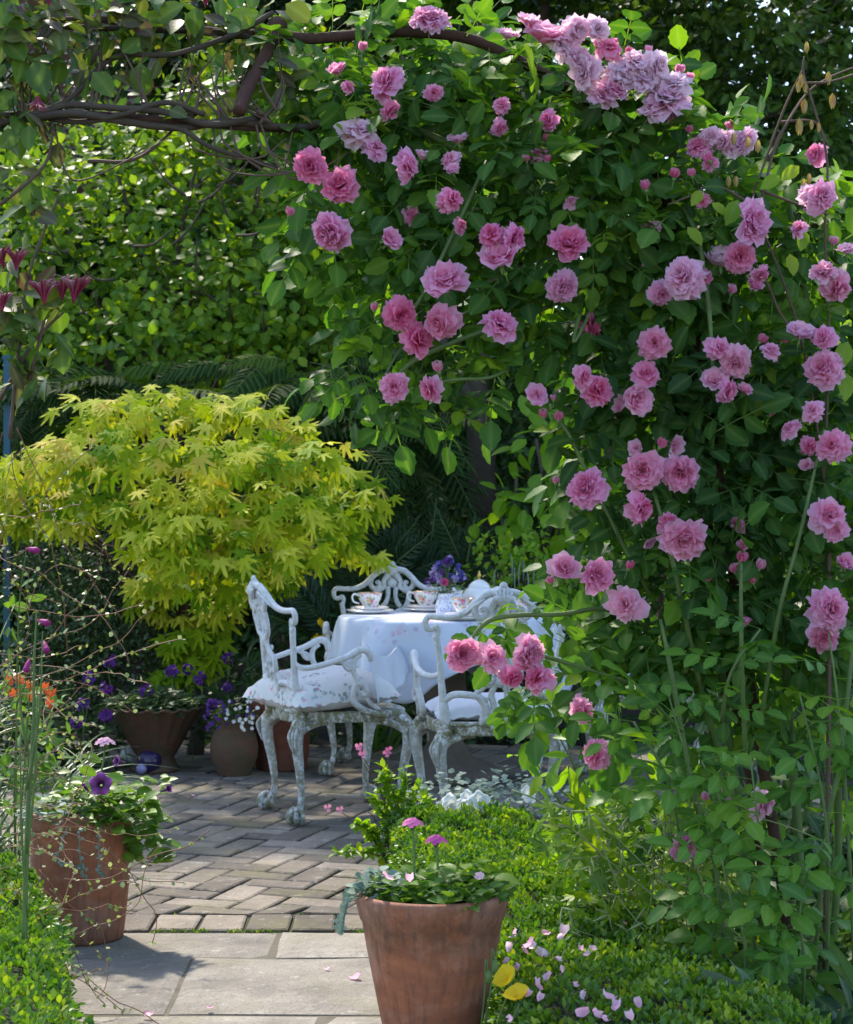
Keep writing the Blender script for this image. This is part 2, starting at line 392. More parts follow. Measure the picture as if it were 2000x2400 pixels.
def terracotta(name, base=(.42, .145, .065), dark=(.19, .075, .042), bloom=.25, algae=0.):
    m, nt, out = nt_new(name)
    tc = nt.nodes.new('ShaderNodeTexCoord'); mp = N(nt, 'ShaderNodeMapping'); mp.inputs['Scale'].default_value = (1, 1, 3.2)
    lk(nt, tc.outputs['Object'], mp.inputs[0])
    n1 = noise(nt, 7, 6, .65, mp.outputs[0]); n2 = noise(nt, 16, 5, .7)
    col = mix(nt, ramp(nt, n1, [(.3, (0, 0, 0)), (.7, (1, 1, 1))]), dark, base)
    col = mix(nt, ramp(nt, n2, [(.25, (.8, .8, .8)), (.5, (0, 0, 0))]), col, tuple(x * .75 for x in base))
    col = mix(nt, mth(nt, 'MULTIPLY', ramp(nt, noise(nt, 5, 6, .7), [(.46, (0, 0, 0)), (.64, (1, 1, 1))]), bloom), col, (.50, .33, .25))
    sp = ramp(nt, noise(nt, 130, 3, .5), [(.68, (0, 0, 0)), (.72, (1, 1, 1))])
    col = mix(nt, mth(nt, 'MULTIPLY', sp, .6), col, (.07, .05, .04))
    mp2 = N(nt, 'ShaderNodeMapping'); mp2.inputs['Scale'].default_value = (75, 75, 2.6); lk(nt, tc.outputs['Object'], mp2.inputs[0])
    st = ramp(nt, noise(nt, 1.0, 4, .6, mp2.outputs[0]), [(.48, (0, 0, 0)), (.66, (1, 1, 1))])
    col = mix(nt, mth(nt, 'MULTIPLY', st, .55), col, (.12, .055, .035))
    if algae: col = mix(nt, mth(nt, 'MULTIPLY', ramp(nt, noise(nt, 11, 6, .7), [(.4, (0, 0, 0)), (.62, (1, 1, 1))]), algae), col, (.075, .07, .035))
    sz = nt.nodes.new('ShaderNodeSeparateXYZ'); lk(nt, tc.outputs['Object'], sz.inputs[0])
    band = ramp(nt, mth(nt, 'ADD', sz.outputs[2], mth(nt, 'MULTIPLY', noise(nt, 14, 5, .7), .09)), [(.0, (1, 1, 1)), (.10, (.1, .1, .1)), (.34, (0, 0, 0)), (.405, (.75, .75, .75)), (.47, (.35, .35, .35))])
    col = mix(nt, mth(nt, 'MULTIPLY', mth(nt, 'MULTIPLY', band, ramp(nt, noise(nt, 30, 6, .75), [(.36, (0, 0, 0)), (.6, (1, 1, 1))])), .75), col, (.075, .05, .032))   # grime at the rim and the foot
    p = N(nt, 'ShaderNodeBsdfPrincipled', Roughness=.75); p.inputs['Specular IOR Level'].default_value = .35
    lk(nt, col, p.inputs['Base Color']); lk(nt, bump(nt, mth(nt, 'ADD', n2, noise(nt, 90, 4)), .35, .004), p.inputs['Normal'])
    lk(nt, p.outputs[0], out.inputs[0]); return m
def stone_mat(name, stops, spots=.5, moss=0.):
    m, nt, out = nt_new(name)
    col = ramp(nt, attr(nt, 't'), stops)
    n1 = noise(nt, 5, 7, .7); n2 = noise(nt, 40, 5, .7)
    col = mix(nt, ramp(nt, n1, [(.3, (.9, .9, .9)), (.6, (0, 0, 0))]), col, mix(nt, 1., col, (.5, .5, .52), 'MULTIPLY'))
    col = mix(nt, mth(nt, 'MULTIPLY', n2, .6), col, mix(nt, 1., col, (.62, .6, .58), 'MULTIPLY'))
    col = mix(nt, mth(nt, 'MULTIPLY', ramp(nt, noise(nt, 18, 5, .75), [(.56, (0, 0, 0)), (.66, (1, 1, 1))]), spots), col, (.52, .50, .43))
    col = mix(nt, mth(nt, 'MULTIPLY', ramp(nt, noise(nt, 150, 3, .6), [(.57, (0, 0, 0)), (.66, (1, 1, 1))]), .7), col, (.09, .08, .06))
    if moss: col = mix(nt, mth(nt, 'MULTIPLY', ramp(nt, noise(nt, 3.2, 6, .75), [(.5, (0, 0, 0)), (.66, (1, 1, 1))]), moss), col, (.17, .16, .06))
    p = N(nt, 'ShaderNodeBsdfPrincipled', Roughness=.8); p.inputs['Specular IOR Level'].default_value = .3
    lk(nt, col, p.inputs['Base Color'])
    lk(nt, bump(nt, mth(nt, 'ADD', mth(nt, 'MULTIPLY', n1, 1.6), n2), .6, .012), p.inputs['Normal'])
    lk(nt, p.outputs[0], out.inputs[0]); return m
def china_mat(name, scale=38, cols=((.75, .08, .2), (.85, .4, .45), (.3, .4, .12), (.8, .55, .1)), dens=.45, base=(.86, .85, .82), rough=.15, zlo=-9., big=6):
    m, nt, out = nt_new(name)
    vo = N(nt, 'ShaderNodeTexVoronoi', Scale=scale); tc = nt.nodes.new('ShaderNodeTexCoord')
    nzv = N(nt, 'ShaderNodeTexNoise', Scale=scale * .8); lk(nt, tc.outputs['Object'], nzv.inputs['Vector'])
    ad = N(nt, 'ShaderNodeVectorMath', _operation='MULTIPLY_ADD'); lk(nt, nzv.outputs['Color'], ad.inputs[0]); ad.inputs[1].default_value = (.02,) * 3; lk(nt, tc.outputs['Object'], ad.inputs[2])
    lk(nt, ad.outputs[0], vo.inputs['Vector'])
    sp = nt.nodes.new('ShaderNodeSeparateColor'); lk(nt, vo.outputs['Color'], sp.inputs[0])
    k = len(cols); rp = N(nt, 'ShaderNodeValToRGB'); rp.color_ramp.interpolation = 'CONSTANT'
    while len(rp.color_ramp.elements) < k: rp.color_ramp.elements.new(.5)
    for i, c in enumerate(cols): rp.color_ramp.elements[i].position = i / k; rp.color_ramp.elements[i].color = c4(c)
    lk(nt, sp.outputs[0], rp.inputs[0])
    dot = ramp(nt, vo.outputs['Distance'], [(.36, (1, 1, 1)), (.5, (0, 0, 0))])
    area = ramp(nt, noise(nt, big, 3, .5), [(1 - dens - .06, (0, 0, 0)), (1 - dens + .06, (1, 1, 1))])
    col = mix(nt, mth(nt, 'MULTIPLY', mth(nt, 'MULTIPLY', dot, area), .85), base, rp.outputs[0])
    p = N(nt, 'ShaderNodeBsdfPrincipled', Roughness=rough); lk(nt, col, p.inputs['Base Color'])
    lk(nt, p.outputs[0], out.inputs[0]); return m
def cloth_mat(name, **kw):
    m = china_mat(name, rough=.85, **kw); nt = m.node_tree
    p = [n for n in nt.nodes if n.type == 'BSDF_PRINCIPLED'][0]
    lk(nt, bump(nt, mth(nt, 'ADD', noise(nt, 400, 2), noise(nt, 18, 3)), .2, .003), p.inputs['Normal']); return m

M_['paint'] = paint_mat('chipped_white_paint')
M_['pot'] = terracotta('terracotta', bloom=.42)
M_['pot_old'] = terracotta('old_terracotta', base=(.19, .085, .05), dark=(.07, .042, .028), bloom=.06, algae=.75)
M_['pot_red'] = terracotta('red_terracotta', base=(.24, .07, .038), dark=(.11, .04, .025), bloom=.1)
M_['brickpave'] = stone_mat('paving_brick', [(0, (.15, .128, .105)), (.5, (.25, .212, .17)), (1, (.38, .325, .26))], spots=.35, moss=.5)
M_['slab'] = stone_mat('sandstone_slab', [(0, (.27, .245, .21)), (1, (.40, .365, .31))], spots=.4, moss=.3)
M_['joint'] = plain('mossy_joint', (.045, .045, .022), .95, var=.6, scale=9, bmp=.7)
M_['white_cloth'] = plain('white_cotton', (.62, .64, .68), .85, var=.05, bmp=.15, bscale=350)  # base lowered below white, with the missing shade put into the colour
M_['china'] = china_mat('floral_china', scale=62, dens=.62, big=24, cols=((.75, .05, .16), (.85, .25, .35), (.25, .38, .1), (.8, .45, .05), (.8, .12, .25)))
M_['china_white'] = plain('white_china', (.86, .84, .80), .12, spec=.5, var=.02, bmp=0)
M_['china_pink'] = china_mat('pink_rimmed_china', scale=80, dens=.3, big=20, base=(.87, .80, .78))
M_['jug'] = china_mat('blue_floral_china', scale=110, cols=((.25, .25, .6), (.4, .25, .55), (.3, .4, .5), (.55, .4, .7)), dens=.62, big=20, base=(.8, .82, .86))
M_['gold'] = plain('worn_gilt', (.75, .48, .12), .3, metal=.9, var=.1, bmp=0)
M_['cushion_floral'] = cloth_mat('sprigged_cotton', scale=42, cols=((.12, .2, .22), (.2, .32, .33), (.15, .25, .2), (.6, .12, .2)), dens=.46, big=13, base=(.64, .63, .61))  # white ground dimmed in the base colour to carry the shade
M_['stone'] = plain('weathered_brown_stone', (.13, .105, .08), .9, var=.5, scale=14, bmp=.7)

# ------------------------------------------------------------------ the setting
def grid_ground():
    mb = MB(); n = 40
    xs = np.linspace(-60, 60, n); ys = np.linspace(-20, 100, n)
    v = [(x, y, -.03) for y in ys for x in xs]
    mb.add(v, [(j * n + i, j * n + i + 1, (j + 1) * n + i + 1, (j + 1) * n + i) for j in range(n - 1) for i in range(n - 1)])
    o = mb.build('ground', M_['soil']); tag(o, 'dark brown garden soil under the plants', 'ground', kind='structure')
grid_ground()

def pave():
    W, gap = .118, .011
    mb = MB(); th = rad(72); ct, st = math.cos(th), math.sin(th)
    org = np.array([0., 8.0])
    def brick(cx, cy, lx, ly, rot=True, zt=0.):
        t = R.uniform(0, 1); zj = R.uniform(-.003, .003) + zt; tx, ty = R.uniform(-.012, .012, 2)
        hx, hy = lx / 2 - gap / 2, ly / 2 - gap / 2; ins = .006
        o = np.array([(-hx, -hy), (hx, -hy), (hx, hy), (-hx, hy)]) + R.uniform(-.0035, .0035, (4, 2))
        i2 = o * (1 - ins / np.array([hx, hy]))
        q = np.concatenate([o, o, i2]) + np.array([cx, cy])
        z = np.concatenate([np.full(4, -.03), np.full(4, -.004), np.zeros(4)]) + zj + (q[:, 0] - cx) * tx + (q[:, 1] - cy) * ty
        if rot: q = np.stack([q[:, 0] * ct - q[:, 1] * st, q[:, 0] * st + q[:, 1] * ct], 1) + org
        y0, y1 = q[:, 1].min(), q[:, 1].max(); xm = q[:, 0].mean()
        if rot and (y1 < 6.03 or y0 > 10.0 or xm < -2.2 or xm > (.45 if y0 < 6.5 else 1.7)): return
        if rot: q[:, 1] = np.maximum(q[:, 1], 6.01)
        f = [(8, 9, 10, 11)] + [(a + i, a + (i + 1) % 4, a + 4 + (i + 1) % 4, a + 4 + i) for a in (0, 4) for i in range(4)]
        mb.add(np.column_stack([q, z]), f, t=t)
    for i in range(-32, 33):
        for j in range(-32, 33):
            s = (i - j) % 4
            if s == 0: brick((i + 1) * W, (j + .5) * W, 2 * W, W)
            elif s == 3: brick((i + .5) * W, (j + 1) * W, W, 2 * W)
    x = -2.1
    while x < .35:
        w = .14 * R.uniform(.95, 1.08); brick(x + w / 2, 5.895, w, .215, False); x += w
    o = mb.build('patio', M_['brickpave'], smooth=False); tag(o, 'weathered herringbone brick patio under the tea table', 'patio', kind='structure')
    mb = MB(); box(mb, -2.3, .5, 5.78, 6.6, -.1, -.011); box(mb, -2.3, 1.75, 6.601, 10.05, -.1, -.0112)
    box(mb, -1.2, .6, 2.0, 5.779, -.1, -.0075, mat=1)
    o = mb.build('patio_bed', [M_['joint'], plain('sandy_joint', (.13, .115, .085), .95, var=.55, scale=14, bmp=.7)], smooth=False); tag(o, 'mossy sand showing in the paving joints', 'sand', kind='structure')
    # sandstone slabs of the path
    mb = MB(); g = .0045
    rows = [(5.45, 5.78, [-1.15, -.43, .12, .5]), (4.85, 5.45, [-1.15, -.648, .08, .55]), (4.25, 4.85, [-1.15, -.26, .2, .55]), (3.6, 4.25, [-1.15, -.6, .1, .5]), (2.6, 3.6, [-1.15, -.3, .3])]
    for y0, y1, xs in rows:
        for a, b in zip(xs[:-1], xs[1:]):
            nx, ny = 14, 8; u = np.linspace(0, 1, nx); w = np.linspace(0, 1, ny)
            cj = R.uniform(-.0045, .0045, (4, 2)); zj = R.uniform(-.003, .003)
            U, W_ = np.meshgrid(u, w)
            e = np.minimum(np.minimum(U, 1 - U) * (b - a), np.minimum(W_, 1 - W_) * (y1 - y0))
            wob = .002 * np.sin(U * 9 + a * 9) * (e < .001) + .002 * np.sin(W_ * 6 + b * 7) * (e < .001)
            X = a + g + (b - a - 2 * g) * U + cj[0, 0] * (1 - U) * (1 - W_) + cj[1, 0] * U * (1 - W_) + cj[2, 0] * U * W_ + wob
            Y = y0 + g + (y1 - y0 - 2 * g) * W_ + cj[3, 1] * (1 - U) * W_ * .6 + cj[1, 1] * U * (1 - W_) * .6 + wob
            Z = zj + .0025 * np.sin(X * 9 + y0 * 3) * np.cos(Y * 7 + a) - .007 * (e < .001)
            k = nx * ny; v = np.column_stack([X.ravel(), Y.ravel(), Z.ravel()])
            f = [(j * nx + i, j * nx + i + 1, (j + 1) * nx + i + 1, (j + 1) * nx + i) for j in range(ny - 1) for i in range(nx - 1)]
            per = [i for i in range(nx)] + [j * nx + nx - 1 for j in range(1, ny)] + [(ny - 1) * nx + i for i in range(nx - 2, -1, -1)] + [j * nx for j in range(ny - 2, 0, -1)]
            lowv = v[per].copy(); lowv[:, 2] = -.04
            f += [(per[i], k + i, k + (i + 1) % len(per), per[(i + 1) % len(per)]) for i in range(len(per))]
            mb.add(np.concatenate([v, lowv]), f, t=R.uniform(0, 1))
    o = mb.build('path', M_['slab'], smooth=False); tag(o, 'pale sandstone slab path leading to the patio', 'path', kind='structure')
    # moss tufts in the joints
    mb = MB(); tm = diamond(.5, .1, .2)
    n = 1500; y = np.where(R.random(n) < .45, 5.785 + R.normal(0, .012, n), R.uniform(5.7, 6.15, n)); x = R.uniform(-1, .2, n)
    keep = (np.sin(x * 9 + 1) + np.sin(x * 23) > .1) & (np.abs((y - 5.785)) < .03) | ((np.abs(y - 6.006) < .012) & (np.sin(x * 13) > -.2))
    x, y = x[keep], y[keep]; m = len(x)
    mb.scat(tm, np.column_stack([x, y, np.full(m, -.006)]), frames(rnd_dir(m) * .5 + [0, 0, .8], rnd_dir(m), R.uniform(.005, .013, m)), R.random(m))
    o = mb.build('moss', M_['box']); tag(o, 'green moss tufts along the slab joint', 'moss', kind='stuff')
pave()

# ------------------------------------------------------------------ garden chair
def chair_proto():
    t = thing('garden_chair', 'x', 'chair', local=True)
    P_ = M_['paint']
    # seat: bowed slab
    mb = MB(); an = np.linspace(0, 2 * PI, 48, endpoint=False)
    def outline(sc):
        r = []
        for a in an:
            c, s = math.cos(a), math.sin(a); e = .55
            x = math.copysign(abs(c) ** e, c); y = math.copysign(abs(s) ** e, s)
            hw = .225 + .03 * y
            r.append((x * hw * sc, y * .245 * sc + .012))
        return np.array(r)
    rings = [(1.0, .392), (1.015, .396), (1.015, .428), (1.0, .435), (.95, .437), (.9, .431), (.0, .431)]
    v = np.concatenate([np.column_stack([outline(s), np.full(48, z)]) for s, z in rings]); f = []
    for i in range(len(rings) - 1):
        for j in range(48): f.append((i * 48 + j, i * 48 + (j + 1) % 48, (i + 1) * 48 + (j + 1) % 48, (i + 1) * 48 + j))
    f.append(tuple(range(47, -1, -1)))
    mb.add(v, f); mb.build('seat', P_, t)
    # legs
    for sx in (-1, 1):
        for front in (0, 1):
            mb = MB()
            y0 = .205 if front else -.195; x0 = (.222 if front else .192) * sx
            ox, oy = sx * .7, (.7 if front else -.7)
            def q(k, z): return (x0 + ox * k, y0 + oy * k, z)
            tube(mb, [q(.0, .405), q(.032, .37), q(.035, .31), q(.012, .2), q(.0, .11), q(.012, .06), q(.03, .035)],
                 [.030, .029, .023, .017, .0128, .0135, .018], seg=12, m=6, wob=.02)
            ball(mb, q(.036, .03), .031, 14, (1, 1, .95))
            for a in np.linspace(-70, 70, 4):     # claw over the ball
                d = nrm(np.array([ox, oy])); e = np.array([-d[1], d[0]]); ca, sa = math.cos(rad(a)), math.sin(rad(a))
                h = d * ca + e * sa; c = np.array(q(.036, .03))
                tube(mb, [c + [h[0] * .008, h[1] * .008, .038], c + [h[0] * .028, h[1] * .028, .022], c + [h[0] * .036, h[1] * .036, -.006], c + [h[0] * .030, h[1] * .030, -.022]], [.009, .010, .009, .006], 8, 4)
            # knee brackets running along the rails
            for dx, dy in ((-sx, 0), (0, -1 if front else 1)):
                tube(mb, [q(.03, .355), (x0 + dx * .03 + ox * .015, y0 + dy * .03 + oy * .015, .378), (x0 + dx * .075, y0 + dy * .075, .389), (x0 + dx * .11, y0 + dy * .11, .387)], [.022, .017, .011, .006], 8, 5)
            # carved leaf ridges on the knee
            for s in (-.012, 0, .012):
                d = nrm(np.array([ox, oy])); e = np.array([-d[1], d[0]])
                tube(mb, [np.array(q(.05, .385)) + [e[0] * s, e[1] * s, 0], np.array(q(.075, .345)) + [e[0] * s * 1.2, e[1] * s * 1.2, 0], np.array(q(.056, .28)) + [e[0] * s * .4, e[1] * s * .4, 0]], [.005, .007, .003], 6, 4)
            mb.build('leg', P_, t)
    # back frame: uprights, crest and lower loop
    mb = MB()
    for s in (-1, 1):
        tube(mb, [(s * .195, -.205, .40), (s * .20, -.215, .46), (s * .205, -.222, .52)], [.027, .022, .017], 10, 5)
        tube(mb, [(s * .205, -.220, .50), (s * .215, -.230, .60), (s * .225, -.238, .70), (s * .237, -.244, .772)], [.016, .0128, .0118, .013], 10, 6)
        # outward scroll at the head of the upright
        tube(mb, [(s * .237, -.243, .755), (s * .228, -.245, .785), (s * .236, -.247, .800), (s * .252, -.245, .790), (s * .270, -.243, .795), (s * .276, -.245, .820), (s * .262, -.250, .838), (s * .225, -.259, .836), (s * .175, -.275, .838), (s * .13, -.293, .858), (s * .095, -.310, .893), (s * .055, -.326, .923), (s * .0, -.335, .930)],
             [.011, .010, .010, .010, .011, .0115, .012, .012, .0125, .0135, .0145, .015, .016], 10, 6, wob=.03)
        tube(mb, [(s * .14, -.305, .85), (s * .105, -.322, .878), (s * .07, -.34, .905)], [.004, .009, .004], 6, 4)
        # lower loop between the upright and the splat foot
        tube(mb, [(s * .205, -.222, .525), (s * .17, -.240, .548), (s * .12, -.25, .548), (s * .08, -.25, .54), (s * .045, -.245, .525)], [.014, .013, .013, .012, .012], 8, 5)
        tube(mb, [(s * .075, -.248, .535), (s * .055, -.24, .51), (s * .05, -.23, .47), (s * .055, -.222, .43)], [.014, .017, .018, .024], 8, 5)
        tube(mb, [(s * .192, -.21, .438), (s * .12, -.224, .436), (s * .05, -.225, .436)], .010, 6, 4)
    mb.build('back_frame', P_, t)
    # pierced splat
    mb = MB()
    fl = (0, 1, .1, .7)
    for s in (-1, 1):
        tube(mb, [(s * .10, -.323, .885), (s * .104, -.318, .855), (s * .085, -.315, .835), (s * .062, -.314, .848), (s * .066, -.316, .868), (s * .08, -.317, .862)], [.012, .013, .012, .011, .010, .008], 8, 6, flat=fl)
        tube(mb, [(s * .018, -.328, .905), (s * .04, -.32, .872), (s * .038, -.317, .846), (s * .058, -.312, .83), (s * .082, -.31, .815), (s * .078, -.3, .77), (s * .062, -.295, .74), (s * .025, -.29, .72), (s * .012, -.286, .69)], [.016, .013, .012, .012, .013, .013, .014, .015, .015], 8, 6, flat=fl, wob=.04)
        tube(mb, [(s * .02, -.318, .845), (s * .018, -.308, .80), (s * .03, -.30, .765), (s * .045, -.298, .75)], [.013, .01, .012, .01], 8, 5, flat=fl)
        tube(mb, [(s * .012, -.288, .70), (s * .035, -.28, .665), (s * .068, -.272, .64), (s * .07, -.265, .605), (s * .045, -.258, .585), (s * .022, -.258, .60), (s * .03, -.262, .622)], [.014, .014, .015, .014, .013, .012, .009], 8, 6, flat=fl, wob=.04)
        tube(mb, [(s * .05, -.258, .588), (s * .075, -.252, .565), (s * .09, -.25, .545)], [.012, .013, .012], 8, 4, flat=fl)
        tube(mb, [(s * .01, -.262, .60), (s * .03, -.25, .55), (s * .02, -.24, .50), (s * .035, -.23, .45)], [.012, .013, .013, .016], 8, 5, flat=fl)
    ball(mb, (0, -.332, .925), .03, 10, (1.1, .6, 1)); ball(mb, (0, -.336, .95), .016, 8, (1, .7, 1.2))
    for a in np.linspace(-65, 65, 7):
        tube(mb, [(0, -.338, .875), (.03 * math.sin(rad(a)), -.35, .905), (.042 * math.sin(rad(a)), -.345, .895 + .05 * math.cos(rad(a)))], [.007, .010, .004], 6, 4)
    ball(mb, (0, -.322, .862), .022, 10, (1.2, .6, 1)); ball(mb, (0, -.29, .705), .02, 10, (1.1, .7, 1.4)); ball(mb, (0, -.262, .60), .018, 8, (1, .7, 1.5))
    for k in range(9):
        ball(mb, (R.uniform(-.05, .05), -.275 + R.uniform(-.01, .01), R.uniform(.56, .70)), R.uniform(.008, .014), 6, (1, .8, 1.3))
    mb.build('splat', P_, t)
    # arms
    ay = lambda pts: [(x, -.25 + (y + .25) * (.70 + .17 * min(1, max(0, (.66 - z) / .24))), z) for x, y, z in pts]
    for s in (-1, 1):
        mb = MB(); tube_ = lambda mb, pts, *a, **k: tube(mb, ay(pts), *a, **k)
        tube_(mb, [(s * .216, -.222, .63), (s * .238, -.19, .615), (s * .268, -.14, .618), (s * .285, -.05, .635), (s * .285, .05, .655), (s * .282, .11, .675), (s * .280, .155, .682), (s * .280, .185, .668), (s * .280, .188, .648), (s * .280, .172, .642)],
             [.010, .011, .0115, .012, .0125, .014, .015, .015, .014, .010], 10, 6, wob=.03)
        tube_(mb, [(s * .28, .135, .665), (s * .280, .09, .64), (s * .276, .075, .60), (s * .272, .085, .56), (s * .262, .06, .52), (s * .252, .055, .475), (s * .246, .10, .44), (s * .25, .165, .425), (s * .252, .20, .418)],
             [.010, .0115, .012, .012, .0125, .013, .014, .014, .012], 10, 6, wob=.03)
        tube_(mb, [(s * .272, .09, .555), (s * .275, .12, .535), (s * .272, .125, .51), (s * .268, .105, .505), (s * .268, .10, .52)], [.013, .012, .012, .011, .009], 8, 5)
        tube_(mb, [(s * .268, .11, .51), (s * .258, .13, .47), (s * .252, .17, .44)], [.009, .010, .009], 8, 4)
        tube_(mb, [(s * .284, .02, .645), (s * .282, .035, .615), (s * .28, .055, .605), (s * .28, .06, .622)], [.010, .010, .009, .007], 8, 4)
        tube_(mb, [(s * .283, -.0, .638), (s * .28, .05, .625), (s * .278, .08, .60)], [.008, .009, .010], 6, 4)
        mb.build('arm', P_, t)
    return t

def place_chair(o, x, y, deg, label):
    o.location = (x, y, 0); o.rotation_euler = (0, 0, rad(deg)); o['label'] = label; o['group'] = 'white ornate chairs round the tea table'; return o
ch = chair_proto()
CH1 = (-.372, 7.92, -70); CH2 = (.235, 7.50, 8); CH3 = (-.19, 9.22, 176); CH4 = (.98, 8.86, 95)
place_chair(copy_tree(ch), *CH3, 'white ornate metal chair behind the tea table, back towards the dark ferns')
place_chair(copy_tree(ch), *CH2, 'white ornate metal chair with a plain white cushion beside the climbing rose')
place_chair(copy_tree(ch), *CH4, 'white ornate metal chair at the far side of the table, mostly hidden by roses')
place_chair(ch, *CH1, 'white ornate metal chair holding a flower sprigged pillow, near the maple')

def chair_pt(chd, x, y, z):
    a = rad(chd[2]); return np.array([chd[0] + x * math.cos(a) - y * math.sin(a), chd[1] + x * math.sin(a) + y * math.cos(a), z])
def pillow(name, lab, mat, chd, hx, hy, th, z0, tilt=0, off=(0, 0), corner=.0, yaw=0, piping=False):
    n = 26; u = np.linspace(-1, 1, n); U, W_ = np.meshgrid(u, u)
    e = (1 - np.abs(U) ** 3.2) * (1 - np.abs(W_) ** 3.2)
    h = th * np.clip(e, 0, 1) ** .48
    pull = 1 - .09 * (1 - np.abs(U * W_)) * (np.maximum(np.abs(U), np.abs(W_)) ** 4)
    X, Y = U * hx * pull, W_ * hy * pull
    wr = .004 * np.sin(U * 23 + W_ * 9) * (1 - e) + .003 * np.sin(W_ * 31 - U * 5) * (1 - e) * 1.5
    top = np.stack([X, Y, h * (1.0) + wr], -1); bot = np.stack([X, Y, -h * .35 + wr], -1)
    mb = MB(); k = n * n
    f = [(j * n + i, j * n + i + 1, (j + 1) * n + i + 1, (j + 1) * n + i) for j in range(n - 1) for i in range(n - 1)]
    f2 = [(k + a, k + d, k + c, k + b) for a, b, c, d in f]
    v = np.concatenate([top.reshape(-1, 3), bot.reshape(-1, 3)])
    mb.add(v, f + f2)
    o = mb.build(name, mat, loc=(0, 0, 0)); p = chair_pt(chd, off[0], off[1], z0)
    o.location = tuple(p); o.rotation_euler = (tilt, 0, rad(chd[2] + yaw)); tag(o, lab, 'cushion')
    if piping:
        pb = MB(); per = [(i, 0) for i in range(n)] + [(n - 1, i) for i in range(1, n)] + [(i, n - 1) for i in range(n - 2, -1, -1)] + [(0, i) for i in range(n - 2, -1, -1)]
        tube(pb, [top[j, i] for i, j in per], .0045, 6, 1); c = pb.build('piping', mat, None); c.parent = o
    return o
pillow('floral_cushion', 'white pillow with small blue green flower sprigs lying on the metal chair seat', M_['cushion_floral'], CH1, .265, .23, .115, .478, tilt=.06, off=(.0, -.055), yaw=10)
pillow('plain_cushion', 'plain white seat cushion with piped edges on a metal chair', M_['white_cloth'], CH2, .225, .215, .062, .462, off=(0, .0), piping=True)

# ------------------------------------------------------------------ table and cloth
TC = np.array([.087, 8.93, 0.]); TR = .485
t = thing('round_table', 'round weathered stone garden table under a white cloth', 'table', TC)
mb = MB(); lathe(mb, [(0.001, .70), (.44, .70), (.465, .708), (.47, .72), (.465, .733), (0.001, .735)], 48, TC); mb.build('tabletop', M_['stone'], t)
mb = MB(); lathe(mb, [(.001, .0), (.26, 0), (.27, .03), (.22, .06), (.12, .1), (.075, .18), (.085, .3), (.10, .38), (.08, .5), (.12, .58), (.2, .63), (.32, .66), (.33, .70), (.001, .70)], 32, TC); mb.build('pedestal', M_['stone'], t)

def tablecloth():
    mb = MB(); nA = 220; rings = []
    an = np.arange(nA) * 2 * PI / nA
    a2 = an - rad(22)
    L = np.minimum(.66 / np.maximum(np.abs(np.cos(a2)), 1e-3), .66 / np.maximum(np.abs(np.sin(a2)), 1e-3)); L = np.minimum(L, .84)
    L = (np.roll(L, 4) + np.roll(L, -4) + L * 2 + np.roll(L, 2) + np.roll(L, -2)) / 6
    drop = (L - TR) * 1.03
    cf = np.clip((drop - .17) / .18, 0, 1)
    fold = (.026 * np.abs(np.sin(5.5 * an + 1.3 * np.sin(2 * an))) ** 1.6 + .016 * np.sin(17 * an + 2)) + .05 * cf * np.sin(9 * a2)
    for r in (.0005, .1, .2, .3, .38, .44, .465):
        rings.append(np.stack([r * np.cos(an), r * np.sin(an), np.full(nA, .741) + .0012 * np.sin(7 * an + r * 20)], 1))
    for k, (dr, dz) in enumerate(((.478, .7395), (.486, .735), (.489, .727))):
        rings.append(np.stack([dr * np.cos(an), dr * np.sin(an), np.full(nA, dz)], 1))
    for s in np.linspace(.06, 1, 16):
        r = .490 + .02 * s ** .7 + fold * s ** .8 * (.5 + .9 * cf) + .012 * s
        z = .727 - (drop - .02) * s + .006 * np.sin(5 * an) * s
        rings.append(np.stack([r * np.cos(an), r * np.sin(an), z], 1))
    v = np.concatenate(rings) + TC
    f = [(i * nA + j, i * nA + (j + 1) % nA, (i + 1) * nA + (j + 1) % nA, (i + 1) * nA + j) for i in range(len(rings) - 1) for j in range(nA)]
    mb.add(v, f)
    # the corner lifted over the near arm of the chair
    a0 = chair_pt(CH1, .285, .165, .703)
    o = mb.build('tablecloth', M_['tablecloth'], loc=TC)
    md = o.modifiers.new('thick', 'SOLIDIFY'); md.thickness = .0015; md.offset = -1
    tag(o, 'white cotton cloth with pink embroidered sprigs draped over the round table', 'tablecloth')
M_['tablecloth'] = cloth_mat('embroidered_cloth', scale=34, cols=((.6, .12, .3), (.7, .3, .45), (.8, .8, .82), (.35, .2, .4)), dens=.36, big=5.5, base=(.58, .62, .70))  # white cotton; the missing tree shade is put into this blue-grey base
tablecloth()
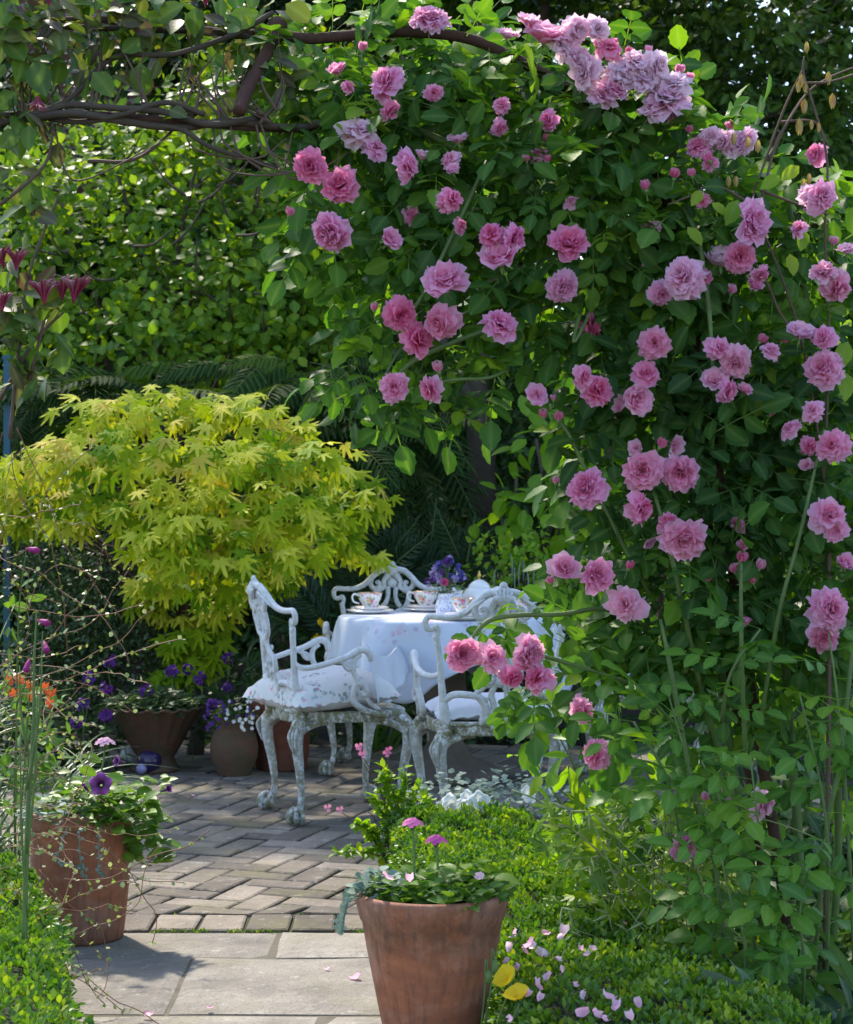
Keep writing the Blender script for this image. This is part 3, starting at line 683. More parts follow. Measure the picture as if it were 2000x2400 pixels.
# napkin-like corner of cloth caught over the chair arm
def drape():
    a = chair_pt(CH1, .285, .04, .705); b = np.array([-.12, 8.5, .64]); n, m = 18, 16; v = []
    c0 = chair_pt(CH1, .21, .235, .45)
    for i in range(n):
        s = i / (n - 1)
        for j in range(m):
            w = j / (m - 1)
            p = a * (1 - s) + b * s
            p = p + np.array([0, 0, -.05 * math.sin(PI * s) - .235 * w * (1 - .55 * s)])
            p = p + np.array([.045, .02, 0]) * w + np.array([.35, -.9, 0]) * (.02 * math.sin(s * 13 + w * 3) + .012 * math.sin(s * 27)) * (.3 + w)
            v.append(p)
    # over the arm, falling on the inner side
    mb = MB(); mb.add(v, [(i * m + j, i * m + j + 1, (i + 1) * m + j + 1, (i + 1) * m + j) for i in range(n - 1) for j in range(m - 1)])
    v2 = []
    for i in range(8):
        for j in range(8):
            s, w = i / 7, j / 7; q = v[0] * (1 - s) + v[4 * m] * s if False else np.array(v[(i // 2) * m])
            v2.append(np.array(v[i * m // 2 // m * m]) + np.array([-.03, .05, -.10]) * w + np.array([.02, .01, 0]) * s)
    return mb
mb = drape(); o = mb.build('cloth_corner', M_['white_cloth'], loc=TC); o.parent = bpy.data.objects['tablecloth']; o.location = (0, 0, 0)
md = o.modifiers.new('thick', 'SOLIDIFY'); md.thickness = .0015

# ------------------------------------------------------------------ tea things
ZT = .7425
def cup_proto():
    t = thing('teacup', 'x', 'cup', local=True); mb = MB()
    wv = lambda i, an, r, z: (r * (1 + .018 * np.cos(8 * an) * (i > 4)), z)
    lathe(mb, [(.001, .002), (.024, 0), (.026, .004), (.022, .009), (.034, .022), (.045, .042), (.0525, .066), (.0515, .067), (.043, .043), (.031, .02), (.001, .012)], 40, wav=wv)
    mb.build('bowl', M_['china'], t)
    mb = MB(); tube(mb, [(.047, 0, .057), (.066, 0, .063), (.075, 0, .05), (.068, 0, .032), (.046, 0, .024)], [.0042, .0045, .004, .004, .0035], 8, 6); mb.build('handle', M_['china_white'], t)
    mb = MB(); th = np.linspace(0, 2 * PI, 41)[:-1]
    tube(mb, [(.0522 * math.cos(a) * (1 + .018 * math.cos(8 * a)), .0522 * math.sin(a) * (1 + .018 * math.cos(8 * a)), .0668) for a in np.linspace(0, 2 * PI, 49)], .0011, 5, 1); mb.build('gilt_rim', M_['gold'], t)
    return t
def dish(name, r, h, mat):
    mb = MB(); wv = lambda i, an, rr, z: (rr * (1 + .02 * np.cos(12 * an) * (rr > r * .8)), z)
    lathe(mb, [(.001, .003), (r * .45, 0), (r * .5, .002), (r * .75, h * .45), (r, h), (r * .985, h + .0025), (r * .72, h * .5 + .003), (r * .45, .0055), (.001, .006)], 48, wav=wv)
    return mb.build(name, mat, loc=(0, 0, 0))
cup = cup_proto(); sau = dish('saucer', .078, .016, M_['china_pink']); pla = dish('tea_plate', .098, .014, M_['china_white'])
spots = [(-.262, 9.06, 200, 'nearest the maple', 0), (-.005, 9.22, 175, 'behind the blue jug', 1), (.165, 8.56, 20, 'in front of the blue jug', 2), (.44, 9.05, 15, 'beside the teapot, next to the roses', 3)]
for i, (x, y, a, w, k) in enumerate(spots):
    for src, nm, cat, z, grp in ((pla, 'white tea plate', 'plate', ZT, 'tea plates under the saucers'), (sau, 'pink rimmed saucer', 'saucer', ZT + .0105, 'saucers under the cups'), (cup, 'floral china teacup', 'cup', ZT + .0195, 'floral teacups on the table')):
        o = src if i == 3 else (copy_tree(src) if src is cup else src.copy())
        if i < 3 and src is not cup: C.objects.link(o)
        o.location = (x, y, z); o.rotation_euler = (0, 0, rad(a)); o.scale = (1.13,) * 3
        tag(o, f'{nm} on the white cloth, {w}', cat, grp)
# teapot
tp = np.array([.245, 9.12, ZT]); t = thing('teapot', 'white china teapot with a gilt knob standing behind the teacups', 'teapot', tp)
mb = MB(); wv = lambda i, an, r, z: (r * (1 + .03 * np.cos(10 * an) * (2 <= i <= 8)), z)
lathe(mb, [(.001, 0), (.045, 0), (.05, .008), (.062, .025), (.078, .055), (.076, .085), (.058, .112), (.048, .12), (.046, .118), (.001, .112)], 44, tp, wav=wv); mb.build('body', M_['china_white'], t)
mb = MB(); lathe(mb, [(.052, .117), (.05, .124), (.04, .138), (.022, .15), (.010, .155), (.001, .157)], 32, tp); l = mb.build('lid', M_['china_white'], t)
mb = MB(); lathe(mb, [(.006, .154), (.005, .162), (.010, .17), (.009, .178), (.004, .184), (.005, .19), (.001, .196)], 16, tp); mb.build('knob', M_['gold'], l)
mb = MB(); tube(mb, [tp + [-.06, 0, .035], tp + [-.095, -.01, .05], tp + [-.105, -.012, .085], tp + [-.128, -.015, .118]], [.022, .016, .011, .009], 12, 6); mb.build('spout', M_['china_white'], t)
mb = MB(); tube(mb, [tp + [.055, 0, .105], tp + [.095, .01, .115], tp + [.115, .012, .08], tp + [.098, .01, .045], tp + [.07, 0, .035]], [.007, .007, .0065, .006, .006], 10, 6); mb.build('handle', M_['china_white'], t)
mb = MB(); mk0 = np.array([.135, 9.03, ZT])
t = thing('milk_jug', 'small white china milk jug with faint flowers beside the teapot spout', 'jug', mk0)
lathe(mb, [(.001, 0), (.024, 0), (.034, .02), (.036, .05), (.028, .08), (.030, .098), (.034, .108), (.032, .107), (.027, .095), (.025, .08), (.001, .03)], 30, mk0); mb.build('body', M_['china_pink'], t)
mb = MB(); tube(mb, [mk0 + [-.03, -.005, .095], mk0 + [-.056, -.008, .09], mk0 + [-.06, -.008, .06], mk0 + [-.034, -.004, .035]], .0045, 8, 6); mb.build('handle', M_['china_white'], t)
# jug used as a vase
jg = np.array([.088, 8.84, ZT]); t = thing('floral_jug', 'blue flowered china jug holding the posy of garden flowers', 'jug', jg)
mb = MB(); wv = lambda i, an, r, z: (r * (1 + .35 * np.exp(-((an - PI / 6 + PI) % (2 * PI) - PI) ** 2 / .05) * (i in (6, 7, 8)) * .5), z + .012 * np.exp(-((an - PI / 6 + PI) % (2 * PI) - PI) ** 2 / .08) * (i in (6, 7, 8)))
lathe(mb, [(.001, 0), (.032, 0), (.044, .015), (.05, .04), (.046, .062), (.034, .082), (.036, .1), (.038, .104), (.035, .103), (.03, .08), (.001, .05)], 44, jg, wav=wv); mb.build('body', M_['jug'], t)
mb = MB(); tube(mb, [jg + [.03, 0, .095], jg + [.06, 0, .098], jg + [.068, 0, .07], jg + [.046, 0, .045]], .005, 8, 6); mb.build('handle', M_['jug'], t)

# ------------------------------------------------------------------ pots
def pot(name, lab, cat, c, prof, mat, soil_r, soil_z, wav=None, seg=96):
    t = thing(name, lab, cat, c); mb = MB(); lathe(mb, prof, seg, c, wav=wav); mb.build('pot_body', mat, t)
    mb = MB(); n = 40; an = np.arange(n) * 2 * PI / n
    v = [(c[0], c[1], c[2] + soil_z + .01)] + [(c[0] + soil_r * math.cos(a), c[1] + soil_r * math.sin(a), c[2] + soil_z + R.uniform(-.004, .004)) for a in an]
    mb.add(v, [(0, 1 + i, 1 + (i + 1) % n) for i in range(n)]); mb.build('potting_soil', M_['soil'], t); return t
def long_tom(r0, r1, h):
    f = lambda z: r0 + (r1 - r0) * (z / h) ** .95
    return [(.001, .0), (r0 * .93, 0), (r0, .008), (f(h * .2), h * .2), (f(h * .45), h * .45), (f(h * .7), h * .7), (f(h * .855) - .001, h * .855), (f(h * .862) + .0025, h * .866), (f(h * .93) + .004, h * .93), (r1 + .002, h * .972), (r1 + .001, h * .99), (r1 - .006, h), (r1 - .015, h * .99), (r1 - .018, h * .93), (r1 - .022, h * .8)]
FP = np.array([.012, 4.20, 0.]); LP = np.array([-1.0, 5.68, 0.])
pot('terracotta_pot', 'tall tapering terracotta pot in front of the box hedge at the path edge', 'pot', FP, long_tom(.076, .164, .435), M_['pot'], .143, .40)
pot('terracotta_pot', 'tall straight terracotta pot with purple petunias at the patio corner', 'pot', LP, long_tom(.122, .158, .375), M_['pot'], .138, .34)
BP = G(365, 1806); s = .224
wavr = lambda i, an, r, z: (r * (1 + .012 * np.sin(22 * an) * (i in (6, 7, 8))), z + .006 * np.sin(19 * an + .5 * np.sin(3 * an)) * (i in (6, 7, 8)))
pot('bowl_planter', 'old mossy terracotta bowl on a foot with a frilled rim under the maple', 'planter', BP, [(.001, 0), (.115, 0), (.118, .012), (.10, .03), (.085, .065), (.10, .085), (.215, .29), (.23, .297), (.226, .303), (.205, .295), (.19, .26)], M_['pot_old'], .2, .27, wavr, 80)
JP = G(549, 1816)
pot('round_jar', 'round bellied terracotta jar with a pale chip mark and white lobelia', 'jar', JP, [(.001, 0), (.075, 0), (.078, .008), (.08, .02), (.107, .08), (.112, .13), (.1, .185), (.078, .22), (.082, .245), (.086, .255), (.078, .254), (.07, .23)], M_['pot_old'], .07, .235)
RP = G(660, 1802)
pot('terracotta_pot', 'wide red terracotta pot half hidden behind the metal chair leg', 'pot', RP, [(.001, 0), (.115, 0), (.12, .01), (.125, .05), (.128, .055), (.14, .29), (.153, .3), (.157, .335), (.15, .345), (.14, .34), (.135, .28)], M_['pot_red'], .135, .30)
def orb(name, lab, c, r, mat):
    mb = MB(); ball(mb, c, r, 28); o = mb.build(name, mat, loc=c); tag(o, lab, 'ball', 'glazed garden balls by the bowl planter')
for (px, py, dpx, nm, lab, col) in ((306, 1795, 48, 'glazed_ball', 'white glazed garden ball beside the old bowl planter', (.62, .64, .66)), (351, 1812, 57, 'glazed_ball', 'dark purple glazed garden ball in front of the old bowl planter', (.035, .02, .075)), (332, 1815, 26, 'glazed_ball', 'smallest pale lilac glazed ball, below the white and purple ones', (.3, .28, .5))):
    g = G(px, py); r = dpx / 2 / FOC * g[1]; orb(nm, lab, g + [0, 0, r], r, plain('ball_glaze', col, .25, .6, var=.2, scale=30, bmp=.1))
# ------------------------------------------------------------------ leaf shapes
LF = leaf(.56, .1, .18, 4); LF_w = leaf(.7, .08, .22, 4, peak=.8); LF_n = leaf(.32, .1, .25, 4); LF3 = leaf(.58, .1, .15, 3); LF_r = leaf(.78, .06, .12, 3, peak=.95)
DIA = diamond(.55, .1, .1)
ROSE_T = [rose_leaf(serrate(leaf(w, f, dr, 8, peak=.82)), seed=i, droop=d) for i, (w, f, dr, d) in enumerate([(.62, .09, .16, .2), (.66, .05, .22, .35), (.6, .14, .14, .1), (.64, .07, .26, .45)])]
MAPLE_T = [maple_leaf(7, .35, 1.05, i) for i in range(3)] + [maple_leaf(7, .6, .95, 9)]
FROND_T = [frond(12, .30, .26, .4, seed=i, n=3) for i in range(3)]
FERN_T = [frond(20, .2, .24, .45, seed=9 + i, fall=.1) for i in range(2)]

def wd(vr, d): return vr * K / FOC * d          # view radius -> metres at distance d
def vblobs(mb, tms, lst, dens, size, dy=.8, **kw):
    """lst of (view x, view y, view radius, distance)"""
    for b in lst:
        vx, vy, vr, d = b[:4]; r = wd(vr, d)
        n = int(3.3 * dens * (b[4] if len(b) > 4 else 1) * r * r / (size * size))
        blob(mb, tms, V(vx, vy, d), (r, r * dy, r), n, size, **kw)
def limbs(mb, base, tips, r0=.05, r1=.008, mid=.5, sag=0.):
    base = np.asarray(base, float)
    for tp in tips:
        tp = np.asarray(tp, float); m1 = base * .65 + tp * .35 + R.normal(0, .06, 3) * np.linalg.norm(tp - base) * .6 + [0, 0, .12 * np.linalg.norm(tp - base)]
        m2 = base * .3 + tp * .7 + R.normal(0, .05, 3) * np.linalg.norm(tp - base) * .6 + [0, 0, .08 * np.linalg.norm(tp - base)]
        tube(mb, [base, m1, m2, tp], [r0, r0 * .6, r0 * .35, r1], 6, 4)

# ------------------------------------------------------------------ far background
mbr = nt_new('red_brick'); m, nt, out = mbr
bt = N(nt, 'ShaderNodeTexBrick', Scale=1.0); bt.inputs['Color1'].default_value = c4((.30, .085, .06)); bt.inputs['Color2'].default_value = c4((.20, .06, .045)); bt.inputs['Mortar'].default_value = c4((.42, .36, .31))
bt.inputs['Brick Width'].default_value = .225; bt.inputs['Row Height'].default_value = .075; bt.inputs['Mortar Size'].default_value = .011
mp = N(nt, 'ShaderNodeMapping'); mp.inputs['Rotation'].default_value = (rad(90), 0, 0); lk(nt, nt.nodes.new('ShaderNodeTexCoord').outputs['Object'], mp.inputs[0]); lk(nt, mp.outputs[0], bt.inputs['Vector'])
p = N(nt, 'ShaderNodeBsdfPrincipled', Roughness=.9); lk(nt, mix(nt, mth(nt, 'MULTIPLY', noise(nt, 8, 5), .5), bt.outputs['Color'], (.2, .1, .08)), p.inputs['Base Color']); lk(nt, bump(nt, bt.outputs['Fac'], .5, -.01), p.inputs['Normal']); lk(nt, p.outputs[0], out.inputs[0]); M_['brick'] = m
mb = MB(); box(mb, -7, 1.0, 15.5, 15.9, 0, 5.4); o = mb.build('brick_wall', M_['brick'], loc=(-3, 15.5, 0), smooth=False); tag(o, 'tall red brick wall glimpsed through the honeysuckle above the round leaved shrub', 'wall')
mb = MB(); box(mb, 2.4, 9, 14.2, 14.5, 0, 3.3); o = mb.build('brick_wall', M_['brick'], loc=(5.7, 14.2, 0), smooth=False); tag(o, 'low red brick garden wall peeping out behind the dark tree at the far edge', 'wall')

def hedge_far():
    t = thing('tall_hedge', 'tall dark hedge closing the garden behind every shrub', 'hedge', (0, 14.3, 0))
    mb = MB()
    for x in np.arange(-5.6, 6.2, .75):
        top = 3.4 if -3.0 < x < -1.9 else (5.0 if x < 0 else 7.0)
        for z in np.arange(.6, top, .85):
            blob(mb, [LF3, LF_r], (x + R.uniform(-.1, .1), 14.2 + R.uniform(-.2, .2), z), (.66, .45, .66), 1300, .10, clumps=5, cr=.6)
    mb.build('foliage', M_['dark'], t)
    mb = MB()
    for x in np.arange(-5.4, 6, .9): tube(mb, [(x, 14.5, -.05), (x + .1, 14.5, 1.6), (x - .05, 14.5, 3.2)], [.06, .05, .02], 6, 3)
    mb.build('stem', M_['bark'], t)
hedge_far()

def left_shrub():
    b = V(330, 1200, 11.9); b[2] = 0
    t = thing('round_leaved_shrub', 'large sunlit shrub of rounded yellow green leaves behind the golden maple', 'shrub', b); mb = MB()
    vblobs(mb, [LF_r, LF_w, LF_r], [(60, 330, 120, 12.2), (420, 230, 130, 12.3), (540, 200, 120, 12.4), (620, 130, 120, 12.6), (480, 110, 110, 12.7), (60, 400, 150, 11.6), (230, 330, 150, 12.0), (400, 330, 150, 12.0), (330, 460, 190, 11.6), (520, 450, 150, 11.7), (150, 560, 190, 11.4), (400, 600, 200, 11.3), (580, 610, 160, 11.3), (300, 720, 170, 11.1), (520, 730, 150, 11.2), (90, 700, 120, 11.4), (680, 480, 160, 11.6), (720, 660, 140, 11.4), (660, 330, 120, 11.9), (-60, 520, 160, 11.5)], 3.4, .07, clumps=26, cr=.32, droop=.1, up=.8, jit=.36, face=.65, tr=(.05, 1))
    cen = [V(x, y, 11.7) for x, y in ((100, 420), (240, 350), (400, 350), (330, 500), (520, 470), (150, 600), (420, 620), (600, 620), (700, 480), (300, 720))]
    mb.build('foliage', M_['shrub'], t)
    mb = MB(); limbs(mb, b, cen, .05)
    for k in range(34):
        a = V(R.uniform(60, 700), R.uniform(330, 680), R.uniform(11.0, 11.5)); e = a + [R.uniform(-.35, .35), -.1, R.uniform(.05, .3)]; tube(mb, [a, (a + e) / 2 + [0, 0, -.04], e], [.010, .007, .003], 5, 4)
    mb.build('stem', M_['bark'], t)
left_shrub()

def big_tree():
    b = V(985, 1300, 11.6); b[2] = 0
    t = thing('broad_tree', 'dark green spreading tree whose trunk stands behind the tea table', 'tree', b)
    mb = MB()
    vblobs(mb, [LF, LF_w], [(1120, 60, 190, 12.4), (1300, 20, 220, 12.2), (1500, 60, 230, 12.0), (1700, 40, 230, 12.2), (1620, 230, 200, 12.1), (1450, 230, 200, 12.5), (1760, 260, 190, 12.2), (1720, 430, 170, 12.4), (1560, 400, 180, 12.8), (1330, 330, 220, 12.8), (1150, 300, 200, 12.8), (980, 200, 200, 12.9), (800, 200, 170, 13.0), (850, 420, 170, 12.6), (1100, 560, 200, 12.4), (1780, 600, 170, 12.3), (1600, 620, 190, 12.9), (1000, 760, 170, 12.6)], 4.2, .085, clumps=16, cr=.4, droop=.05, up=.9, jit=.38, face=.5)
    for c, r in (((-2.5, 10.95, 5.05), (.45, .35, .4)), ((-1.9, 10.95, 5.1), (.5, .36, .45)), ((-1.35, 10.9, 5.0), (.5, .4, .45)), ((-.9, 12.4, 5.2), (.8, .6, .6)), ((.2, 12.6, 5.0), (.9, .6, .6)), ((-.2, 11.2, 4.8), (.8, .6, .5)), ((.8, 10.6, 4.7), (.8, .6, .5)), ((-.45, 10.9, 5.35), (1.0, .8, .8)), ((.7, 11.1, 5.3), (1.1, .9, .8)), ((1.8, 11.4, 5.5), (1.1, .9, .9)), ((-1.35, 11.2, 5.75), (.75, .7, .6)), ((.2, 11.9, 6.3), (1.5, .9, .8)), ((2.6, 12, 6.4), (1.3, 1, 1.0)), ((-.9, 11.6, 6.6), (.9, .7, .6))):  # unseen upper boughs, added and shaped to throw shade on the patio
        blob(mb, [LF, LF_w], c, r, int(1500 + 4200 * r[0] * r[2]), .105, clumps=16, cr=.42, droop=.05)
    mb.build('crown', M_['tree'], t)
    mb = MB()
    pts = [b, V(990, 1000, 11.6), V(985, 900, 11.6), V(975, 820, 11.6)]
    tube(mb, pts, [.14, .085, .075, .07], 12, 6, wob=.08)
    f = V(975, 830, 11.6)
    tube(mb, [f, V(930, 760, 11.6), V(880, 640, 11.8), V(800, 420, 12.2), V(760, 200, 12.4)], [.06, .05, .04, .03, .02], 8, 5, wob=.08)
    tube(mb, [f, V(985, 720, 11.6), V(1010, 560, 11.8), V(1080, 300, 12), V(1120, 0, 12)], [.065, .055, .05, .04, .03], 8, 5, wob=.08)
    tube(mb, [V(990, 700, 11.6), V(1150, 480, 12), V(1350, 320, 12.2), V(1600, 230, 12.2)], [.05, .04, .03, .015], 8, 5, wob=.06)
    tube(mb, [V(1010, 560, 11.7), V(1000, 200, 11.5), (.1, 11.2, 5.2), (.5, 11, 6)], [.05, .04, .03, .015], 8, 5)
    tube(mb, [V(1000, 300, 11.6), (-.6, 11, 5.3), (-1.2, 11.2, 5.8)], [.03, .025, .012], 6, 5)
    mb.build('trunk', M_['bark'], t)
big_tree()

def sumac():
    b = V(620, 1250, 10.9); b[2] = 0
    t = thing('sumac', 'dark shade shrub with drooping ladder like fronds behind the golden maple', 'shrub', b); mb = MB()
    def put(vx, vy, d, ax, L, tr=(.0, .6)):
        p = V(vx, vy, d); ax = np.array(ax, float) + R.normal(0, .15, 3)
        mb.scat(FROND_T[R.integers(3)], [p], frames([ax], [np.array([0, -.55, 1]) + R.normal(0, .2, 3)], [L]), [R.uniform(*tr)])
    for i in range(7): put(R.uniform(300, 700), R.uniform(720, 800), R.uniform(10.5, 11), (-1, -.3, -.1), R.uniform(.35, .5), (.3, 1))
    for i in range(9): put(R.uniform(100, 420), R.uniform(770, 830), R.uniform(10.4, 10.8), (-.9 if R.random() < .6 else .6, -.6, 0.1), R.uniform(.4, .6), (.1, .9))
    for i in range(95): put(R.uniform(540, 900), R.uniform(740, 1040), R.uniform(10.4, 11.2), (R.uniform(-1, 1), -.6, R.uniform(-.7, .1)), R.uniform(.35, .6))
    for i in range(50): put(R.uniform(0, 300), R.uniform(780, 1000), R.uniform(10.5, 11.2), (R.uniform(-1, 1), -.6, R.uniform(-.5, .3)), R.uniform(.35, .6))
    mb.build('foliage', M_['frond'], t)
    mb = MB(); limbs(mb, b, [V(x, y, 10.9) for x, y in ((350, 760), (500, 740), (640, 760), (760, 800), (850, 850), (250, 790), (700, 900))], .035)
    mb.build('stem', M_['bark'], t)
sumac()

def ferns():
    for i, (vx, vy, d, lab) in enumerate(((760, 1150, 10.4, 'dark green fern with feathery fronds behind the back chair'), (870, 1130, 10.6, 'tallest dark fern, upright fronds below the tree trunk'), (950, 1190, 10.3, 'low dark fern between the teapot and the tree trunk'), (690, 1240, 10.2, 'shaded fern between the golden maple and the back chair'))):
        b = V(vx, vy, d); b[2] = max(0, b[2] - .25); c = np.array([b[0], b[1], b[2]]); base = np.array([b[0], b[1], 0.])
        t = thing('fern', lab, 'fern', base, 'dark ferns under the tree'); mb = MB()
        for k in range(17):
            a = R.uniform(0, 2 * PI); e = R.uniform(.7, 1.6)
            mb.scat(FERN_T[R.integers(2)], [c + R.normal(0, .03, 3)], frames([[math.cos(a), math.sin(a) * .7 - .25, e]], [[-math.cos(a) * .5, -.8, .6]], [R.uniform(.4, .62)]), [R.uniform(0, 1)])
        tube(mb, [base, c], .012, 5, 2); mb.build('fronds', M_['fern'], t)
ferns()

def understory():
    b = V(900, 1600, 10.6); b[2] = 0
    t = thing('shade_shrub', 'low dark leafy undergrowth shrub behind the table legs and pots', 'shrub', b); mb = MB()
    vblobs(mb, [LF, LF3], [(620, 1330, 130, 10.3), (560, 1480, 110, 10.1), (760, 1500, 140, 10.3), (900, 1500, 140, 10.4), (1050, 1450, 150, 10.5), (1200, 1450, 150, 10.4), (850, 1350, 150, 10.7), (1000, 1300, 150, 10.8), (700, 1250, 150, 10.9), (1200, 1300, 150, 10.6), (450, 1450, 110, 10.1), (860, 1130, 150, 11.2), (720, 1060, 150, 11.3), (1000, 1100, 150, 11.3), (1200, 750, 170, 11.3), (1150, 900, 150, 11.4), (1300, 950, 170, 11.), (1350, 1150, 170, 10.8), (1330, 720, 170, 11.6), (1500, 850, 170, 11.3), (1650, 850, 170, 11.), (1560, 1050, 180, 10.8), (1010, 900, 120, 12.2), (1080, 820, 130, 12), (920, 950, 120, 12.1), (1120, 980, 120, 12.), (960, 1050, 120, 11.8), (1060, 1080, 110, 11.6), (900, 820, 120, 12.3), (780, 900, 120, 12.2), (1750, 1000, 170, 10.6), (1700, 1250, 180, 10.4), (1500, 1300, 180, 10.2)], 2.8, .07, clumps=7, cr=.55, tr=(0, .75))
    mb.build('foliage', M_['dark'], t)
    mb = MB(); limbs(mb, b, [V(x, y, 10.5) for x, y in ((620, 1350), (760, 1480), (900, 1380), (1050, 1350), (1200, 1300), (1320, 1100))], .03); mb.build('stem', M_['bark'], t)
understory()

def lime_shrub():
    b = V(1100, 1400, 10.); b[2] = 0
    t = thing('lime_leaved_shrub', 'bright lime green large leaved shrub between the tree trunk and the roses', 'shrub', b); mb = MB()
    vblobs(mb, [LF_w, LF], [(1110, 900, 80, 10), (1180, 850, 80, 10.1), (1065, 990, 70, 9.9), (1150, 1000, 110, 9.8), (1030, 1060, 60, 9.9), (1120, 1090, 100, 9.9), (1220, 1060, 110, 9.9), (1230, 920, 100, 10), (1190, 780, 60, 10.1)], 2.4, .125, clumps=8, cr=.5, droop=.35, up=.9, jit=.33, tr=(.0, .8))
    mb.build('foliage', M_['lime'], t); mb = MB(); limbs(mb, b, [V(x, y, 9.95) for x, y in ((1100, 900), (1180, 850), (1060, 980), (1150, 1000), (1030, 1060), (1120, 1090), (1220, 1060))], .022); mb.build('stem', M_['bark'], t)
    b = V(1090, 1500, 9.75); b[2] = 0
    t = thing('catmint', 'small leaved yellow green plant with pale lavender spikes behind the teapot', 'plant', b); mb = MB()
    vblobs(mb, [LF3], [(1000, 1130, 45, 9.75), (1060, 1150, 60, 9.7), (1120, 1150, 70, 9.7), (1050, 1220, 70, 9.75), (1140, 1230, 80, 9.7), (980, 1200, 50, 9.8), (1200, 1180, 80, 9.7)], 2.6, .045, clumps=7, tr=(.1, 1)); mb.build('foliage', M_['lime'], t)
    lav = plain('lavender_bloom', (.2, .25, .2), .8)
    for k in range(7):
        mb = MB(); p = V(R.uniform(1010, 1110), R.uniform(1150, 1190), R.uniform(9.5, 9.65)); tube(mb, [p - [0, 0, .08], p, p + [R.uniform(-.01, .01), 0, .04]], [.0015, .004, .0015], 5, 3); mb.build('flower_spike', lav, t)
lime_shrub()

def azalea():
    b = V(190, 1450, 9.7); b[2] = 0
    t = thing('clipped_shrub', 'dense rounded shrub of tiny dark leaves under the maple boughs', 'shrub', b); mb = MB()
    vblobs(mb, [LF3], [(110, 1190, 110, 9.7), (200, 1180, 110, 9.75), (270, 1270, 100, 9.7), (130, 1310, 120, 9.6), (230, 1340, 90, 9.65), (330, 1330, 80, 9.75), (60, 1400, 110, 9.6), (170, 1430, 90, 9.7), (300, 1420, 80, 9.8)], 5.2, .035, clumps=12, cr=.5, droop=-.3, jit=.5); mb.build('foliage', M_['azalea'], t)
    mb = MB(); limbs(mb, b, [V(x, y, 9.7) for x, y in ((110, 1200), (200, 1190), (270, 1270), (130, 1320), (310, 1330))], .02); mb.build('stem', M_['bark'], t)
azalea()

def maple():
    b = V(400, 1500, 9.75); b[2] = 0
    t = thing('golden_maple', 'golden yellow Japanese maple arching over the old bowl planter', 'tree', b); mb = MB()
    cl = [(-60, 960, 70), (-90, 1010, 80), (60, 1060, 60), (-30, 1060, 60), (180, 845, 55), (250, 845, 60), (340, 830, 70), (430, 840, 65), (500, 850, 75), (580, 880, 60), (95, 935, 70), (180, 930, 85), (270, 930, 85), (370, 940, 90), (470, 940, 90), (570, 960, 85), (660, 940, 60), (720, 1000, 65), (100, 1010, 75), (20, 980, 70), (-40, 1000, 80), (190, 1030, 70), (290, 1040, 80), (390, 1040, 85), (490, 1040, 90), (590, 1050, 85), (680, 1060, 70), (760, 1030, 45), (340, 1120, 70), (430, 1130, 85), (520, 1130, 85), (620, 1130, 65), (690, 1110, 45), (330, 1190, 50), (420, 1200, 60), (500, 1195, 55), (570, 1180, 45), (300, 1140, 45), (460, 1250, 40), (765, 1140, 16), (380, 1320, 45), (400, 1350, 40), (350, 1380, 35), (150, 1070, 50), (370, 1260, 40), (300, 1230, 36), (420, 1300, 36)]
    cen = []
    for vx, vy, vr in cl:
        q = ((vx - 380) / 460) ** 2 + ((vy - 1030) / 240) ** 2
        d = 8.95 + .75 * min(1.0, q) + R.uniform(-.22, .16)
        if vy > 1280: d = 9.5
        r = wd(vr, d); c = V(vx, vy, d); cen.append(c); n = int(12 + 1050 * r * r) if vr > 20 else 7
        o = rnd_dir(n) * (R.uniform(.15, 1, (n, 1)) ** .5) * np.array([1.25, 1., .68]) * r
        ax = nrm(np.array([0, -.55, -.75]) + nrm(o) * .5 + R.normal(0, .27, (n, 3))); no = nrm(np.array([0, -.85, .55]) + nrm(o) * .4 + R.normal(0, .34, (n, 3)))
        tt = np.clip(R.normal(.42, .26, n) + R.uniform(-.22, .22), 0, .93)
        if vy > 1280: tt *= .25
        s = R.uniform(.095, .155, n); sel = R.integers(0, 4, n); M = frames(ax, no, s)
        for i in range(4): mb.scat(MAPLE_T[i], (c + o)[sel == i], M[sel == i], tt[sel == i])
    mb.build('crown', M_['maple'], t)
    mb = MB(); f = b + [0, 0, .55]; tube(mb, [b, b + [.03, .02, .3], f], [.045, .035, .03], 8, 4); limbs(mb, f, [c + [0, .05, 0] for c in cen], .018, .003); mb.build('trunk', M_['bark'], t)
maple()

# blue post
mb = MB(); b = V(15, 1300, 10.25); box(mb, b[0] - .017, b[0] + .017, b[1] - .017, b[1] + .017, 0, 2.0); box(mb, b[0] - .022, b[0] + .022, b[1] - .022, b[1] + .022, 2.0, 2.02)
o = mb.build('garden_post', plain('blue_green_paint', (.03, .10, .15), .6), loc=(b[0], b[1], 0), smooth=False); tag(o, 'slim blue green painted wooden post beside the golden maple', 'post')

